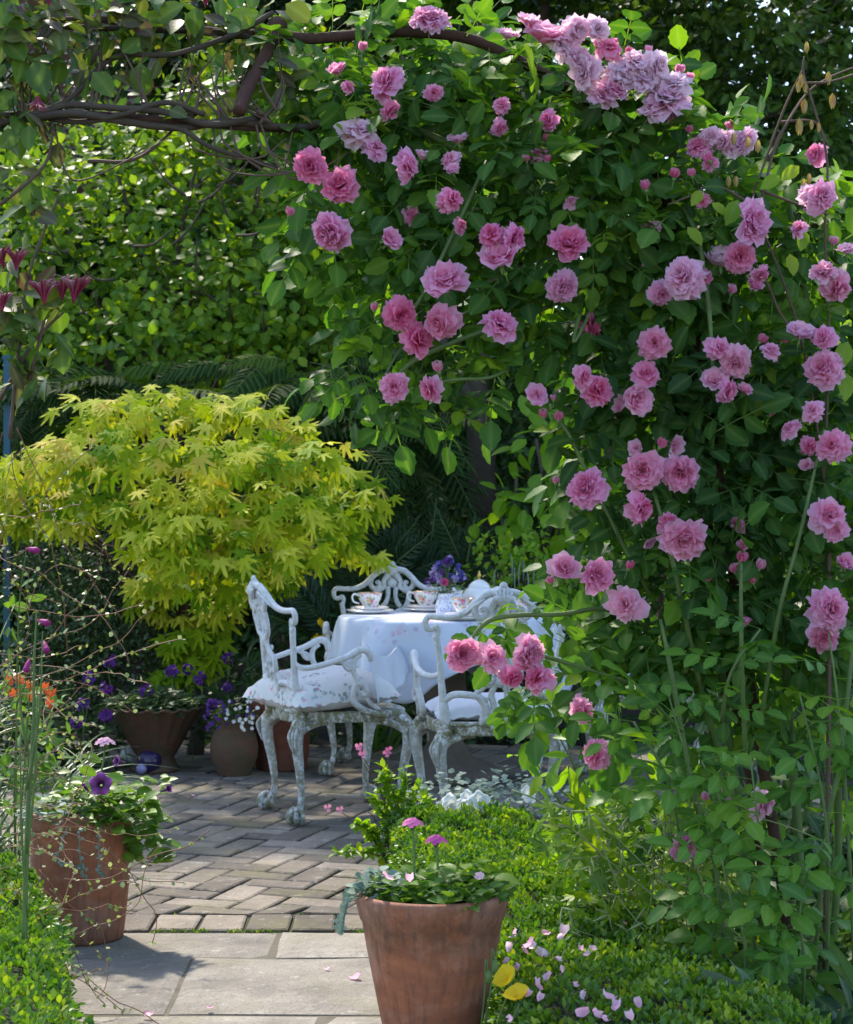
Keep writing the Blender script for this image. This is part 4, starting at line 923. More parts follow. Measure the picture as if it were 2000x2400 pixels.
# ------------------------------------------------------------------ iron arch
def arch():
    b = V(1830, 2080, 5.0); b[2] = 0
    t = thing('garden_arch', 'rusty iron garden arch with a ball finial carrying roses and honeysuckle', 'arch', b)
    ir = M_['iron']
    def bar(pts, r, nm, seg=10): mb = MB(); tube(mb, pts, r, seg, 8, wob=.03); mb.build(nm, ir, t)
    S = lambda l: [P(*q) for q in l]
    bar(S([(-120, 110, 4.9), (60, 62, 4.95), (200, 48, 5), (400, 62, 5), (560, 80, 5), (650, 70, 5)]), .0125, 'hoop')
    hoop = S([(650, 80, 5), (730, 90, 5), (850, 80, 5), (960, 74, 5), (1090, 88, 5), (1190, 128, 5), (1330, 205, 5), (1460, 290, 5), (1545, 420, 5), (1592, 560, 5), (1625, 750, 5), (1665, 1000, 5), (1705, 1250, 5), (1745, 1500, 5), (1790, 1800, 5), (1830, 2050, 5), (1870, 2336, 5)])
    hoop[-1][2] = -.04; bar(hoop, .0145, 'hoop')
    h2 = [q + [.03, .03, -.06] for q in S([(1460, 300, 5), (1530, 420, 5), (1560, 580, 5), (1590, 800, 5), (1620, 1050, 5), (1655, 1300, 5), (1700, 1600, 5), (1745, 1850, 5), (1800, 2280, 5)])]; h2[-1][2] = -.04
    bar(h2, .011, 'upright')
    u = S([(1480, 300, 5.5), (1500, 700, 5.5), (1530, 1200, 5.5), (1570, 1600, 5.45), (1600, 1800, 5.4), (1640, 2000, 5.35), (1672, 2230, 5.3)]); u[-1][2] = -.04; bar(u, .0145, 'upright')
    bar(S([(1648, 2170, 5.33), (1720, 2168, 5.2), (1815, 2158, 5.0)]), .009, 'crossbar')
    bar(S([(650, 75, 5), (622, 130, 4.93), (580, 210, 4.85), (560, 262, 4.8)]), .0165, 'bracket')
    bar(S([(-120, 300, 4.9), (40, 280, 4.9), (200, 268, 4.85), (420, 285, 4.85), (640, 300, 4.9), (760, 292, 4.95), (900, 262, 5), (1060, 240, 5.1), (1220, 232, 5.2), (1340, 250, 5.3), (1440, 290, 5.4), (1480, 320, 5.5)]), .0105, 'curved_rail')
    mb = MB(); ball(mb, P(650, 62, 5), .0265, 20); tube(mb, [P(650, 92, 5), P(650, 84, 5)], .018, 12, 1); mb.build('finial', ir, t)
    # the side of the arch out of the frame
    l = S([(-120, 110, 4.9), (-420, 330, 4.9), (-560, 700, 4.9), (-620, 1300, 4.9), (-640, 2400, 4.9)]); l[-1][2] = -.04; bar(l, .0125, 'upright')
arch()
# ------------------------------------------------------------------ the climbing rose
def rose_flower(kind, seed):
    r = np.random.default_rng(seed); mb = MB()
    Np, a_lo, a_hi, curl, size = {'R': (84, 2, 96, 40, 1.), 'S': (88, 8, 122, 46, 1.), 'C': (32, 2, 60, 40, .95), 'L': (58, 12, 138, 55, 1.), 'B': (12, 2, 16, 4, .8)}[kind]
    Np = int(Np * r.uniform(.7, 1.12)) if kind != 'B' else Np; a_hi *= r.uniform(.85, 1.12); curl *= r.uniform(.7, 1.3)
    nu, nv = 5, 6; u = np.linspace(-1, 1, nu); v = np.linspace(0, 1, nv)
    for i in range(Np):
        f = (i + .5) / Np; ph = i * 2.39996 + r.uniform(-.3, .3)
        L = size * ((.34 + .62 * f ** .8) if kind in 'RCB' else (.50 + .45 * f)) * r.uniform(.85, 1.15)
        a0 = rad(a_lo + (a_hi - a_lo) * f ** 1.1 * .82 + r.uniform(-9, 9)); a1 = a0 + rad(curl * (.4 + .6 * f) + r.uniform(-14, 14))
        if kind == 'L': a0 += rad(r.uniform(-22, 22)); L *= r.uniform(.8, 1.15)
        if kind in 'RS' and f < .3: ph += r.uniform(-1, 1); a0 += rad(r.uniform(-10, 25))
        al = a0 + (a1 - a0) * v ** 1.4
        dr = np.concatenate([[0], np.cumsum(np.sin((al[1:] + al[:-1]) / 2) / (nv - 1))]) * L; dz = np.concatenate([[0], np.cumsum(np.cos((al[1:] + al[:-1]) / 2) / (nv - 1))]) * L
        wv = L * (.6 if kind in 'BC' else .47) * np.sin(PI * (.12 + .70 * v ** .9)) ** .8 * r.uniform(.85, 1.15)
        e = np.array([math.cos(ph), math.sin(ph), 0]); tn = np.array([-math.sin(ph), math.cos(ph), 0]); k = np.array([0, 0, 1.])
        r0, z0 = .03 + .07 * f, .12 - .18 * f
        cup = .5 * (1 - .45 * f); ra = (.05 + .065 * f) * size; p1, p2 = r.uniform(0, 6.3, 2)
        pts = []
        for j in range(nv):
            n = -math.cos(al[j]) * e + math.sin(al[j]) * k
            for q in range(nu):
                off = cup * u[q] ** 2 * wv[j] + ra * v[j] ** 2 * math.sin(3.2 * u[q] + p1) + ra * .6 * v[j] * math.sin(6 * u[q] + p2)
                notch = -.10 * L * (v[j] ** 6) * (1 - abs(u[q])) * .6
                pts.append((r0 + dr[j]) * e + (z0 + dz[j]) * k + tn * u[q] * wv[j] + n * off + (math.sin(al[j]) * e + math.cos(al[j]) * k) * notch)
        fc = [(j * nu + q, j * nu + q + 1, (j + 1) * nu + q + 1, (j + 1) * nu + q) for j in range(nv - 1) for q in range(nu - 1)]
        mb.add(pts, fc, t=np.clip(f * 1.0 + r.uniform(-.12, .12), 0, 1), w=np.repeat(v, nu))
    # sepals and hip
    g = MB()
    for i in range(5):
        a = i * 2 * PI / 5; e = np.array([math.cos(a), math.sin(a), 0]); s = .7 if kind == 'B' else .5
        mb.scat(leaf(.3, .1, -.5 if kind == 'B' else .3, 3), [[0, 0, -.08]], frames([e * (.35 if kind == 'B' else 1) + [0, 0, .7 if kind == 'B' else -.2]], [[-e[0], -e[1], .6]], [s]), .5, 1)
    ball(mb, (0, 0, -.13), .1 if kind != 'B' else .16, 10, (1, 1, 1.2), mat=1)
    tube(mb, [(0, 0, -.15), (.02, 0, -.5), (.1, .05, -1.0)], .025 if kind != 'B' else .045, 6, 3, mat=1)
    o = mb.build('flower_mesh', [M_['rose'], M_['sepal']], link=False); me = o.data; bpy.data.objects.remove(o)
    return me
FL = {k: [rose_flower(k, 40 + 7 * i + ord(k)) for i in range(n)] for k, n in (('R', 5), ('S', 6), ('C', 4), ('L', 6), ('B', 3))}

ROSES = [(880,45,98,'S',.25,.2,0),(693,150,46,'C',.1,0,0),(715,178,34,'L',.2,.2,0),(795,170,76,'L',.1,.6,0),(1115,85,84,'C',.25,0,0),(1040,78,44,'C',.5,0,0),(1085,52,55,'C',.5,0,0),(1180,62,60,'L',.6,0,0),
(1250,100,60,'L',.15,0,.2),(1300,130,76,'L',.7,0,0),(1205,148,76,'L',.8,0,0),(1258,185,70,'S',.3,.1,0),(1345,135,60,'L',.75,0,0),(1370,208,84,'L',.55,.1,0),(740,272,78,'L',.8,.1,0),(770,305,60,'L',.3,.6,0),(835,340,68,'L',.15,.7,0),
(866,325,32,'C',.6,0,0),(940,292,40,'C',.6,0,0),(637,340,80,'R',0,.35,.35),(698,382,92,'R',.05,.1,.25),(680,477,98,'S',.1,.55,0),(795,497,56,'C',.1,.5,0),(925,410,66,'L',.05,.3,.1),(930,352,34,'C',.3,.4,0),(915,580,104,'S',.1,.3,0),(1008,482,72,'L',0,.6,.2),
(1050,490,66,'L',0,.9,0),(1030,537,84,'C',.1,.1,0),(1168,503,92,'R',0,.1,.3),(1155,588,78,'S',.3,.6,0),(822,645,72,'L',0,.2,.35),(855,697,76,'L',0,.2,.25),(905,662,82,'L',.1,.1,.1),(1025,668,84,'S',.15,.7,0),(810,797,72,'R',.05,.15,.1),(886,797,62,'L',.15,.2,0),
(1490,290,58,'L',.65,.1,0),(1532,286,52,'L',.6,.1,0),(1537,458,110,'S',.15,.6,0),(1516,527,74,'S',.05,.3,.2),(1402,568,104,'S',.45,.35,0),(1478,541,62,'C',.85,0,0),(1356,602,62,'L',.3,.6,0),(1685,402,78,'L',.25,.4,0),(1716,588,84,'L',.2,.2,0),(1737,518,42,'C',.5,0,0),
(1343,703,78,'R',.1,.2,.1),(1510,742,76,'S',.25,.1,0),(1466,786,54,'C',.25,0,0),(1526,803,32,'C',.1,0,0),(1690,757,98,'S',.2,.2,0),(1640,690,60,'C',.5,.2,0),(1690,692,58,'L',.2,.7,0),(1225,802,72,'L',0,.3,.15),(1303,817,66,'C',.2,.1,0),(1325,767,62,'L',0,.7,.1),
(1195,772,52,'L',.1,.4,0),(1100,812,46,'C',.2,.5,0),(1210,672,66,'L',0,.3,.4),(1668,842,54,'L',.35,.5,0),(1708,915,78,'S',.1,.3,.1),(1205,1000,98,'S',.05,.6,.05),(1318,966,92,'R',.1,0,.12),(1396,966,96,'S',.1,.6,0),(1314,1042,78,'L',0,.8,0),
(1403,1100,104,'S',.15,.4,0),(1372,1072,60,'L',.1,.6,0),(1700,1058,82,'L',.2,.4,0),(1716,1088,56,'R',.1,.2,0),(1156,1170,68,'C',.15,0,0),(1222,1184,86,'R',.05,.2,.15),(1284,1240,92,'L',.3,.1,0),(1702,1250,100,'S',.2,.4,0),(1690,1305,82,'L',.15,.5,0),
(948,1342,84,'S',.0,0,.22),(1010,1350,72,'L',.2,0,0),(1082,1340,92,'S',.15,.2,0),(1102,1392,74,'L',.1,.2,.05),(1050,1388,60,'L',.0,.2,.2),(1195,1457,62,'L',.1,.2,0),(1222,1547,72,'L',.05,.3,.05),(1150,95,56,'L',.85,0,0),(1225,60,50,'L',.7,.1,0),(1185,120,60,'S',.6,0,0),(1270,155,66,'L',.85,0,0),(1320,165,60,'L',.7,.1,0),(1385,175,60,'L',.8,0,0),(1345,225,60,'L',.6,.2,0),(1235,200,58,'L',.4,.2,0),(1460,280,44,'L',.7,.1,0),(1512,300,50,'S',.6,.1,0),(1030,215,46,'L',.15,.5,0),(1025,262,40,'L',.1,.5,.1),(890,190,40,'L',.1,.5,0),(1108,318,44,'L',.05,.5,.1),(1660,400,50,'L',.5,.2,0),(1690,560,60,'L',.4,.1,0),(1640,470,44,'L',.2,.5,0),(1560,560,44,'L',.2,.3,.1),(1545,590,40,'C',.1,.5,.1),(1475,715,60,'L',.1,.7,0),(1580,720,46,'L',.3,.4,0),(1490,800,56,'L',.2,.6,0),(1620,880,46,'L',.2,.6,0),(1400,1737,78,'S',.15,.7,0),(1565,1650,70,'L',.5,.1,0),(1730,1160,46,'C',.1,.5,0),(1660,915,50,'L',.1,.5,.1)]
BUDS = [(593,440,24),(743,102,26),(1455,328,28),(1325,387,30),(1383,363,28),(1120,290,24),(1125,330,20),(1225,95,20),(1262,92,22),(1290,110,22),(1330,108,24),(1358,160,22),(1392,148,28),(1412,165,24),(1300,180,20),(1345,200,20),(1372,195,22),(1395,205,22),(1365,180,20),(1500,262,26),(1420,360,22),(1460,300,20),(1520,1150,32),(1508,1172,26),(1558,1165,28),(1450,1192,26),(1545,1195,18),(1115,855,26),(1145,860,26),(768,635,24),(900,760,32),(1355,915,30),(1290,1165,26),(1130,1195,24),(1185,1185,20),(1140,990,20),(1470,1632,28),(1445,1640,22),(1495,1650,22),(1560,700,26),(1605,700,22),(1580,850,24),(1500,600,26),(1135,820,18),(1710,500,24),(1415,270,20),(1080,330,20),(1200,115,22)]

def climbing_rose():
    b = np.array([.80, 5.05, 0.])
    t = thing('climbing_rose', 'pink double flowered rose trained up and over the rusty iron arch', 'rose', b)
    blobs = [(560,150,60,5.1,.5),(700,50,60,5.1,.6),(700,150,100,5.05),(620,230,80,5.1,.6),(830,230,130,5.05),(950,130,120,5.1),(860,100,90,5.1,.8),(1000,330,150,5.0),(880,450,130,4.98),(1130,280,160,5.0),(1200,460,180,5.0),(1250,190,100,5.05),(1100,130,80,5.1,.8),(740,390,100,5.0),(680,470,70,5.0,.8),(800,540,90,5.0,.7),
      (1060,550,100,5.0,.8),(960,590,80,5.0,.6),(1350,330,130,5.05),(1360,500,150,5.0),(1480,470,130,5.0),(1460,330,70,5.05,.8),(1590,580,130,5.0),(1650,420,70,5.05,.7),(1700,520,80,5.05,.8),(1450,680,170,5.0),(1600,790,150,5.0),(1320,680,120,5.0),(1710,750,110,5.05),(1400,880,170,5.0),(1560,980,160,5.0),(1700,950,110,5.05),
      (1320,1030,110,4.98,.8),(1240,900,70,5.0,.5),(1430,1130,170,5.0),(1620,1180,150,5.0),(1720,1200,100,5.0),(1370,1270,120,4.98),(1250,1200,70,4.98,.5),(1160,1290,50,4.95,.35),(1530,1360,160,5.0),(1250,1400,80,4.95,.6),(1050,1260,40,4.95,.35),(1110,1395,50,4.95,.4),(1690,1400,110,5.0,.6),(1350,1450,110,4.98,.4),(1520,1520,110,5.15,.25),(1690,1560,80,5.1,.4),
      (830,650,50,4.98,.5),(900,690,50,4.98,.4),(785,765,38,4.98,.6),(1005,775,38,4.98,.6),(870,825,25,4.98,.4),(735,765,32,4.95,.4),(1160,640,80,5.0,.5),(1210,730,70,5.05,.4),(1250,820,60,5.05,.4)]
    mb = MB()
    for bl in blobs:
        vx, vy, vr, d = bl[:4]; q = bl[4] if len(bl) > 4 else 1.; r = wd(vr, d)
        n = int(q * (20 + 1300 * r * r))
        c = V(vx, vy, d); o = rnd_dir(n) * (R.uniform(.06, 1, (n, 1)) ** (1 / 2.6)) * np.array([r, min(r, .30), r])
        ov = nrm(o); ax = nrm(ov * .7 + R.normal(0, .45, (n, 3)) + [0, -.2, -.18]); no = nrm(np.array([0, -.55, .75]) + ov * .3 + R.normal(0, .38, (n, 3)))
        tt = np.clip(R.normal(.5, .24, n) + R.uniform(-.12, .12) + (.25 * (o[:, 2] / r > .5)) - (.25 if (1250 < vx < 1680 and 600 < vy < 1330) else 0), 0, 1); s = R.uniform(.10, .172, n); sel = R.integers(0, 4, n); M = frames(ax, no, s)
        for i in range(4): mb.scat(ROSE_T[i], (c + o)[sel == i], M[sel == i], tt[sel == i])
    mb.build('foliage', M_['rose_leaf'], t)
    # canes
    S = lambda l: [V(*q) for q in l]
    canes = [([(1560,2040,5.1),(1545,1800,5.05),(1500,1550,5.0),(1470,1300,5.0),(1430,1000,5.0),(1340,700,4.98),(1150,450,4.95),(930,300,4.95),(720,220,5.0)], .011), ([(1650,2040,5.0),(1640,1750,5.0),(1620,1500,5.0),(1600,1200,5.0),(1550,900,5.0),(1500,650,5.0),(1400,420,5.0),(1240,250,5.0),(1080,160,5.05)], .012),
      ([(1600,2040,5.0),(1520,1700,4.95),(1440,1420,4.85),(1405,1260,4.78),(1380,1150,4.75),(1340,1000,4.78)], .0065), ([(1700,2030,5.1),(1720,1700,5.05),(1700,1300,5),(1690,900,5),(1650,600,5),(1610,380,5)], .011),
      ([(1500,2040,4.8),(1470,1800,4.75),(1435,1680,4.72),(1400,1505,4.7),(1375,1365,4.7),(1355,1270,4.72)], .0062), ([(1660,2040,4.75),(1694,1715,4.7),(1722,1575,4.7),(1745,1365,4.7),(1760,1200,4.72)], .006), ([(1530,1560,4.75),(1523,1400,4.7),(1520,1250,4.68),(1521,1155,4.68)], .0055),
      ([(1400,420,4.9),(1435,500,4.8),(1455,640,4.75),(1462,760,4.75)], .006), ([(1560,1480,4.8),(1600,1250,4.72),(1640,1100,4.72),(1690,880,4.75)], .005), ([(1250,560,5.0),(1100,640,4.9),(960,690,4.82),(850,740,4.78),(800,790,4.75)], .006), ([(1040,760,4.8),(1000,775,4.76),(940,778,4.74),(895,785,4.74)], .004),
      ([(1350,1300,4.95),(1250,1250,4.85),(1150,1260,4.8),(1060,1262,4.78),(1000,1275,4.76),(960,1320,4.75)], .006), ([(1350,1420,4.9),(1230,1380,4.82),(1130,1350,4.78),(1090,1340,4.75)], .005), ([(1350,1250,4.9),(1280,1120,4.85),(1200,960,4.85),(1160,880,4.85),(1130,850,4.85)], .005), ([(860,690,4.9),(820,720,4.85),(790,770,4.8)], .004),
      ([(1190,640,4.85),(1180,700,4.8),(1250,560,4.9)], .005), ([(1000,330,4.85),(870,600,4.8),(830,640,4.78)], .005), ([(1290,300,4.9),(1340,230,4.85),(1370,180,4.85)], .005), ([(1440,420,4.9),(1480,330,4.85),(1500,270,4.85)], .005)]
    for pts, r in canes:
        mb = MB(); p = S(pts)
        if pts[0][1] >= 2030: p[0][2] = -.02
        tube(mb, p, [r * 1.15] + [r] * (len(p) - 2) + [r * .6], 8, 6, wob=.05)
        sp = spline(p, 6)
        for k in range(3, len(sp) - 1):
            if R.random() < .8:
                d = rnd_dir(1)[0]; a = sp[k] + d * r * .7; mb.add([a + [0, 0, .003], a - [0, 0, .003], a + d * .009, a + np.cross(d, [0, 0, 1]) * .002], [(0, 1, 2), (1, 3, 2), (3, 0, 2)])
        mb.build('cane', M_['cane'], t)
    def head(name, vx, vy, dia, me, col, axis, d, scale):
        o = bpy.data.objects.new(name, me); C.objects.link(o); o.parent = t
        o.location = tuple(V(vx, vy, d) - b); z = Vector(axis).normalized(); q = z.to_track_quat('Z', 'Y') @ Quaternion((0, 0, 1), R.uniform(0, 6.28))
        o.rotation_mode = 'QUATERNION'; o.rotation_quaternion = q; o.scale = (scale,) * 3; o.color = col; return o
    for k, (vx, vy, dia, kd, pale, lil, deep) in enumerate(ROSES):
        d = 4.66 + R.uniform(-.04, .05); 
        if vy < 330 or (pale > .5): d = 4.8
        if deep > .19 and vx > 1190 and vy > 600 and kd == 'L' : d = 4.86
        kk = kd if kd != 'S' else ('S' if R.random() < .7 else 'R')
        me = FL[kk][R.integers(len(FL[kk]))]
        rr = {'R': 1.22, 'S': 1.22, 'C': .92, 'L': 1.15}[kk]
        sc = wd(dia / 2, d) / rr * (1.3 if pale > .5 else 1.14)
        j = {'R': .42, 'S': .5, 'C': .55, 'L': .9}[kk]
        ax = np.array([R.normal(0, j), -1, R.normal(.12, j)])
        if kk == 'C': ax = np.array([R.normal(0, .4), -.7, .55 + R.normal(0, .3)])
        if vy < 330: ax[2] += .9
        elif pale > .3: ax[2] += .4
        if vx < 700 and kk != 'L': ax[0] -= .25
        o = head('flower', vx, vy, dia, me, (min(1, pale + R.uniform(0, .18)), lil * R.uniform(.5, 1), deep, 1), ax, d, sc); o.scale = (sc * R.uniform(.9, 1.08), sc * R.uniform(.86, 1.05), sc)
    for k in range(26):       # half hidden and drooping blooms deeper in the leaves
        vx, vy = [(R.uniform(700, 1450), R.uniform(200, 560)), (R.uniform(1250, 1720), R.uniform(560, 1300)), (R.uniform(1150, 1720), R.uniform(220, 600))][k % 3]
        kk = 'LCL'[k % 3]; dia = R.uniform(36, 66); head('flower', vx, vy, dia, FL[kk][R.integers(len(FL[kk]))], (R.uniform(0, .5), R.uniform(0, .5), 0, 1), (R.normal(0, .8), -.7, R.normal(-.2, .7)), R.uniform(4.74, 4.84), wd(dia / 2, 4.8) / 1.1)
    for vx, vy, dia in BUDS:
        d = 4.76 if vy > 300 else 4.82
        o = head('bud', vx, vy, dia, FL['B'][R.integers(3)], (R.uniform(0, .4), .1, R.uniform(0, .5), 1), (R.normal(0, .3), -.35, 1), d, wd(dia / 2, d) / .52)
    # young shoots from below
    mb = MB(); st = MB()
    sh = [([(1500,1990,4.55),(1470,1800,4.5),(1420,1600,4.5),(1370,1420,4.5)], 9), ([(1560,2050,4.5),(1540,1850,4.45),(1500,1700,4.45),(1440,1560,4.45)], 9), ([(1600,2050,4.5),(1590,1900,4.45),(1560,1720,4.42),(1540,1560,4.42)], 9), ([(1690,2080,4.5),(1700,1850,4.45),(1690,1650,4.42),(1640,1420,4.42)], 10), ([(1760,2050,4.5),(1740,1700,4.45),(1720,1450,4.45),(1700,1300,4.48)], 10), ([(1520,2090,4.4),(1530,1950,4.35),(1500,1850,4.35),(1480,1760,4.35)], 7), ([(1640,2090,4.4),(1650,1980,4.35),(1640,1880,4.35),(1660,1780,4.35)], 7), ([(1400,1500,4.6),(1340,1440,4.55),(1280,1380,4.55)], 5), ([(1480,1480,4.6),(1500,1380,4.55),(1560,1290,4.55)], 6), ([(1400,1750,4.6),(1370,1600,4.55),(1300,1480,4.55)], 6)]
    for pts, n in sh:
        p = S(pts)
        if pts[0][1] > 1980: p[0][2] = -.01
        tube(st, p, [.0045, .004, .003, .002][:len(p)], 6, 6)
        sp = spline(p, 12)
        for k in np.linspace(len(sp) * .15, len(sp) - 1, int(n * 1.35)).astype(int):
            a = R.uniform(0, 6.28); ax = np.array([math.cos(a), -.35 + .6 * math.sin(a), .25 + R.normal(0, .2)])
            mb.scat(ROSE_T[R.integers(4)], [sp[k]], frames([ax], [[R.normal(0, .25), -.5, .9]], [R.uniform(.09, .15)]), [R.uniform(0, .9)])
    mb.build('young_leaves', M_['shoot'], t); st.build('young_shoots', M_['cane'], t)
climbing_rose()

# ------------------------------------------------------------------ honeysuckle
def honeysuckle():
    b = np.array([-1.75, 5.0, 0.])
    t = thing('honeysuckle', 'twining honeysuckle with purple tinged leaves and crimson flowers over the iron arch', 'climber', b)
    mb = MB()
    vblobs(mb, [LF, LF_n, LF_w], [(40,40,120,4.9,1.2),(110,60,90,4.9,1.),(270,40,100,4.9,1.),(380,30,90,4.95,.9),(480,40,80,5.0,.8),(560,20,60,5.0,.8),(30,150,100,4.9,1.1),(90,190,50,4.9,.7),(40,420,70,4.8,.8),(25,330,60,4.85,.7),(90,350,40,4.85,.5),(50,640,80,4.75,1.),(110,690,75,4.75,.9),(20,560,60,4.75,.9),(70,760,60,4.75,.8),(30,720,60,4.75,1),(120,620,40,4.75,.7),(450,200,60,4.9,.8),(560,170,75,4.95,.9),(590,250,50,4.95,.7),(180,140,60,4.85,.5),(500,90,70,4.9,.9),(20,240,60,4.8,.9),(350,235,45,4.85,.35),(420,100,60,4.95,.4),(60,250,50,4.85,.6),(70,820,50,4.75,.4),(300,95,80,4.95,.8),(200,20,90,4.9,1.),(530,120,60,4.95,.7),(610,180,50,5.0,.6)], 4.6, .08, clumps=8, cr=.55, droop=.3, up=.6, jit=.5)
    mb.build('foliage', M_['honey'], t)
    S = lambda l: [V(*q) for q in l]
    for k, (pts, r) in enumerate([([(-150,250,4.9),(40,245,4.85),(150,232,4.8),(260,250,4.82),(370,262,4.84),(470,248,4.86),(600,262,4.9),(680,248,4.95)], .0095), ([(-150,230,4.9),(60,235,4.84),(140,215,4.83),(240,222,4.8),(330,228,4.82),(430,255,4.83),(540,240,4.88)], .0085), ([(90,240,4.84),(170,250,4.82),(260,232,4.8),(340,210,4.82),(420,235,4.84)], .007), ([(300,255,4.84),(370,265,4.82),(430,300,4.8),(520,330,4.85),(570,345,4.85)], .006), ([(-1.0,45,4.95),(150,55,4.93),(300,60,4.95),(450,66,4.98),(540,80,5.0)], .008), ([(-20,260,4.85),(130,210,4.85),(230,120,4.9),(360,110,4.9),(480,70,4.95),(560,25,5)], .007), ([(-700,2300,4.9),(-650,1500,4.9),(-500,700,4.9),(-250,320,4.9),(-150,250,4.9)], .016)]):
        mb = MB(); p = S(pts)
        if pts[0][1] > 2000: p[0][2] = -.02
        tube(mb, p, r, 8, 6, wob=.1); mb.build('stem', M_['bark'], t)
    mb = MB()
    for k in range(36):
        x = R.uniform(40, 600); a = V(x, R.uniform(225, 262), 4.85); x2 = x + R.normal(0, 75); c = V(x2, R.uniform(55, 150), 4.93); mid = (a + c) / 2 + R.normal(0, .02, 3)
        tube(mb, [a, mid, c], [R.uniform(.003, .006), .003, .001], 5, 4)
    for k in range(7):
        x = R.uniform(60, 560); a = V(x, 255, 4.85); tube(mb, [a, a + [.03, -.02, -R.uniform(.05, .12)], a + [R.uniform(.05, .2), -.02, -R.uniform(.08, .14)], a + [R.uniform(.15, .28), -.02, -R.uniform(.0, .08)]], [.003, .0028, .0025, .0015], 5, 4)
    for pts in ([(0,420,4.8),(90,340,4.82),(110,260,4.84)], [(20,900,4.75),(40,700,4.75),(60,560,4.78),(120,400,4.8)], [(0,820,4.75),(70,700,4.75),(130,640,4.75)], [(60,780,4.75),(90,660,4.75),(100,610,4.75)], [(180,330,4.85),(290,320,4.85),(420,200,4.9)]):
        tube(mb, S(pts), [.005, .004, .003], 6, 6)
    mb.build('twigs', M_['twig'], t)
    def hf(vx, vy, d, sc, up, n=15):
        mb = MB(); c = V(vx, vy, d)
        for i in range(n):
            a = i * 2.4; sp = .15 + .38 * (i / n); dr = nrm(np.array([math.cos(a) * sp, math.sin(a) * sp - .15, 1.]) + np.array(up))
            e = nrm(np.array([math.cos(a), math.sin(a) - .2, .2])); L = sc * R.uniform(.8, 1.1)
            pp = [c, c + dr * L * .5 - e * L * .04, c + dr * L * .85 + e * L * .06, c + dr * L + e * L * .2]
            o = R.random() < .3; k0 = len(mb.v); tube(mb, pp, [sc * .025, sc * .04, sc * .06, sc * .035], 6, 4, t=R.uniform(0, 1)); mb.w[-1] = np.clip(np.linspace(0, 1.0 if o else .5, len(mb.v[-1])), 0, 1)
            if o:
                for sg in (-1, 1): mb.scat(LF_n, [pp[-1]], frames([dr * .3 + e * sg], [dr], [L * .4]), [1.]); mb.w[-1][:] = 1
        mb.build('flower', M_['honeyf'], t)
    for q in ((92, 625, 4.62, .055, (-.1, 0, 0)), (150, 622, 4.62, .062, (.2, 0, 0)), (128, 615, 4.66, .05, (0, 0, 0)), (33, 555, 4.62, .05, (.1, 0, 0)), (8, 550, 4.62, .05, (-.3, 0, 0)), (78, 195, 4.75, .04, (0, 0, -1.8)), (5, 640, 4.6, .045, (0, 0, 0)), (100, 12, 4.7, .04, (0, 0, 0)), (420, 15, 4.8, .035, (.2, 0, 0))): hf(*q)
honeysuckle()

def clematis():
    b = np.array([.80, 4.75, 0.]); b = V(1690, 2080, 4.8); b[2] = 0
    t = thing('clematis', 'bare wiry clematis stems with tan seed heads rising above the roses', 'climber', b); S = lambda l: [V(*q) for q in l]
    mb = MB(); L = [[(1700,1100,4.85),(1680,900,4.8),(1640,680,4.78),(1585,520,4.75),(1545,420,4.75),(1570,330,4.75),(1610,220,4.75),(1648,140,4.75)], [(1690,1000,4.82),(1700,700,4.78),(1693,480,4.75),(1697,330,4.75),(1670,220,4.75),(1648,150,4.75),(1650,115,4.75)], [(1575,330,4.75),(1640,210,4.76),(1700,160,4.76),(1790,125,4.78)], [(1648,170,4.75),(1700,168,4.74),(1760,150,4.74),(1800,140,4.75)], [(1560,420,4.75),(1590,300,4.74),(1610,260,4.74),(1655,190,4.74)], [(1600,250,4.75),(1670,250,4.75),(1700,300,4.75)], [(1640,700,4.78),(1600,640,4.75),(1560,560,4.75),(1480,520,4.76)], [(1560,430,4.75),(1470,380,4.74),(1420,400,4.74),(1370,420,4.75)], [(1560,390,4.75),(1640,420,4.74),(1700,440,4.74)]]
    for l in L: tube(mb, S(l), [.004] + [.003] * (len(l) - 2) + [.0018], 6, 6, wob=.08)
    p = S([(1690,2080,4.85),(1700,1500,4.85),(1700,1100,4.85)]); p[0][2] = -.02; tube(mb, p, .006, 6, 6)
    mb.build('stem', M_['twig'], t)
    pm = leafmat('dry_yellow_leaf', [(0, (.42, .28, .10)), (.5, (.5, .36, .14)), (1, (.45, .22, .10))], tf=.35)
    for vx, vy, s in ((1645,150,.035),(1638,165,.03),(1652,165,.03),(1650,200,.04),(1640,240,.045),(1700,145,.035),(1708,190,.04),(1665,245,.025),(1680,250,.025),(1655,110,.03),(1505,300,.035),(1535,305,.03),(1555,315,.035),(1495,385,.03),(1510,385,.03),(1648,390,.03),(1660,380,.03)):
        mb = MB(); c = V(vx, vy, 4.74)
        for i in range(4):
            a = i * PI / 2 + .4; mb.scat(LF_n, [c], frames([[math.cos(a) * .35, math.sin(a) * .35, 1 if vy > 290 or vy < 130 else -1]], [[math.cos(a), math.sin(a), 0]], [s]), [R.random()])
        mb.build('seed_head', pm, t)
    mb = MB()
    for vx, vy, s in ((1515,410,.075),(1410,465,.06),(1440,390,.05),(1600,360,.06),(1640,340,.06),(1690,380,.06),(1460,415,.05),(1620,520,.06),(1650,470,.06),(1730,760,.08),(1740,700,.08)):
        mb.scat(LF, [V(vx, vy, 4.70)], frames([[R.normal(0, .6), -.3, -.6]], [[.2, -.8, .4]], [s]), [R.uniform(.6, 1)])
    mb.build('foliage', M_['lime'], t)
clematis()
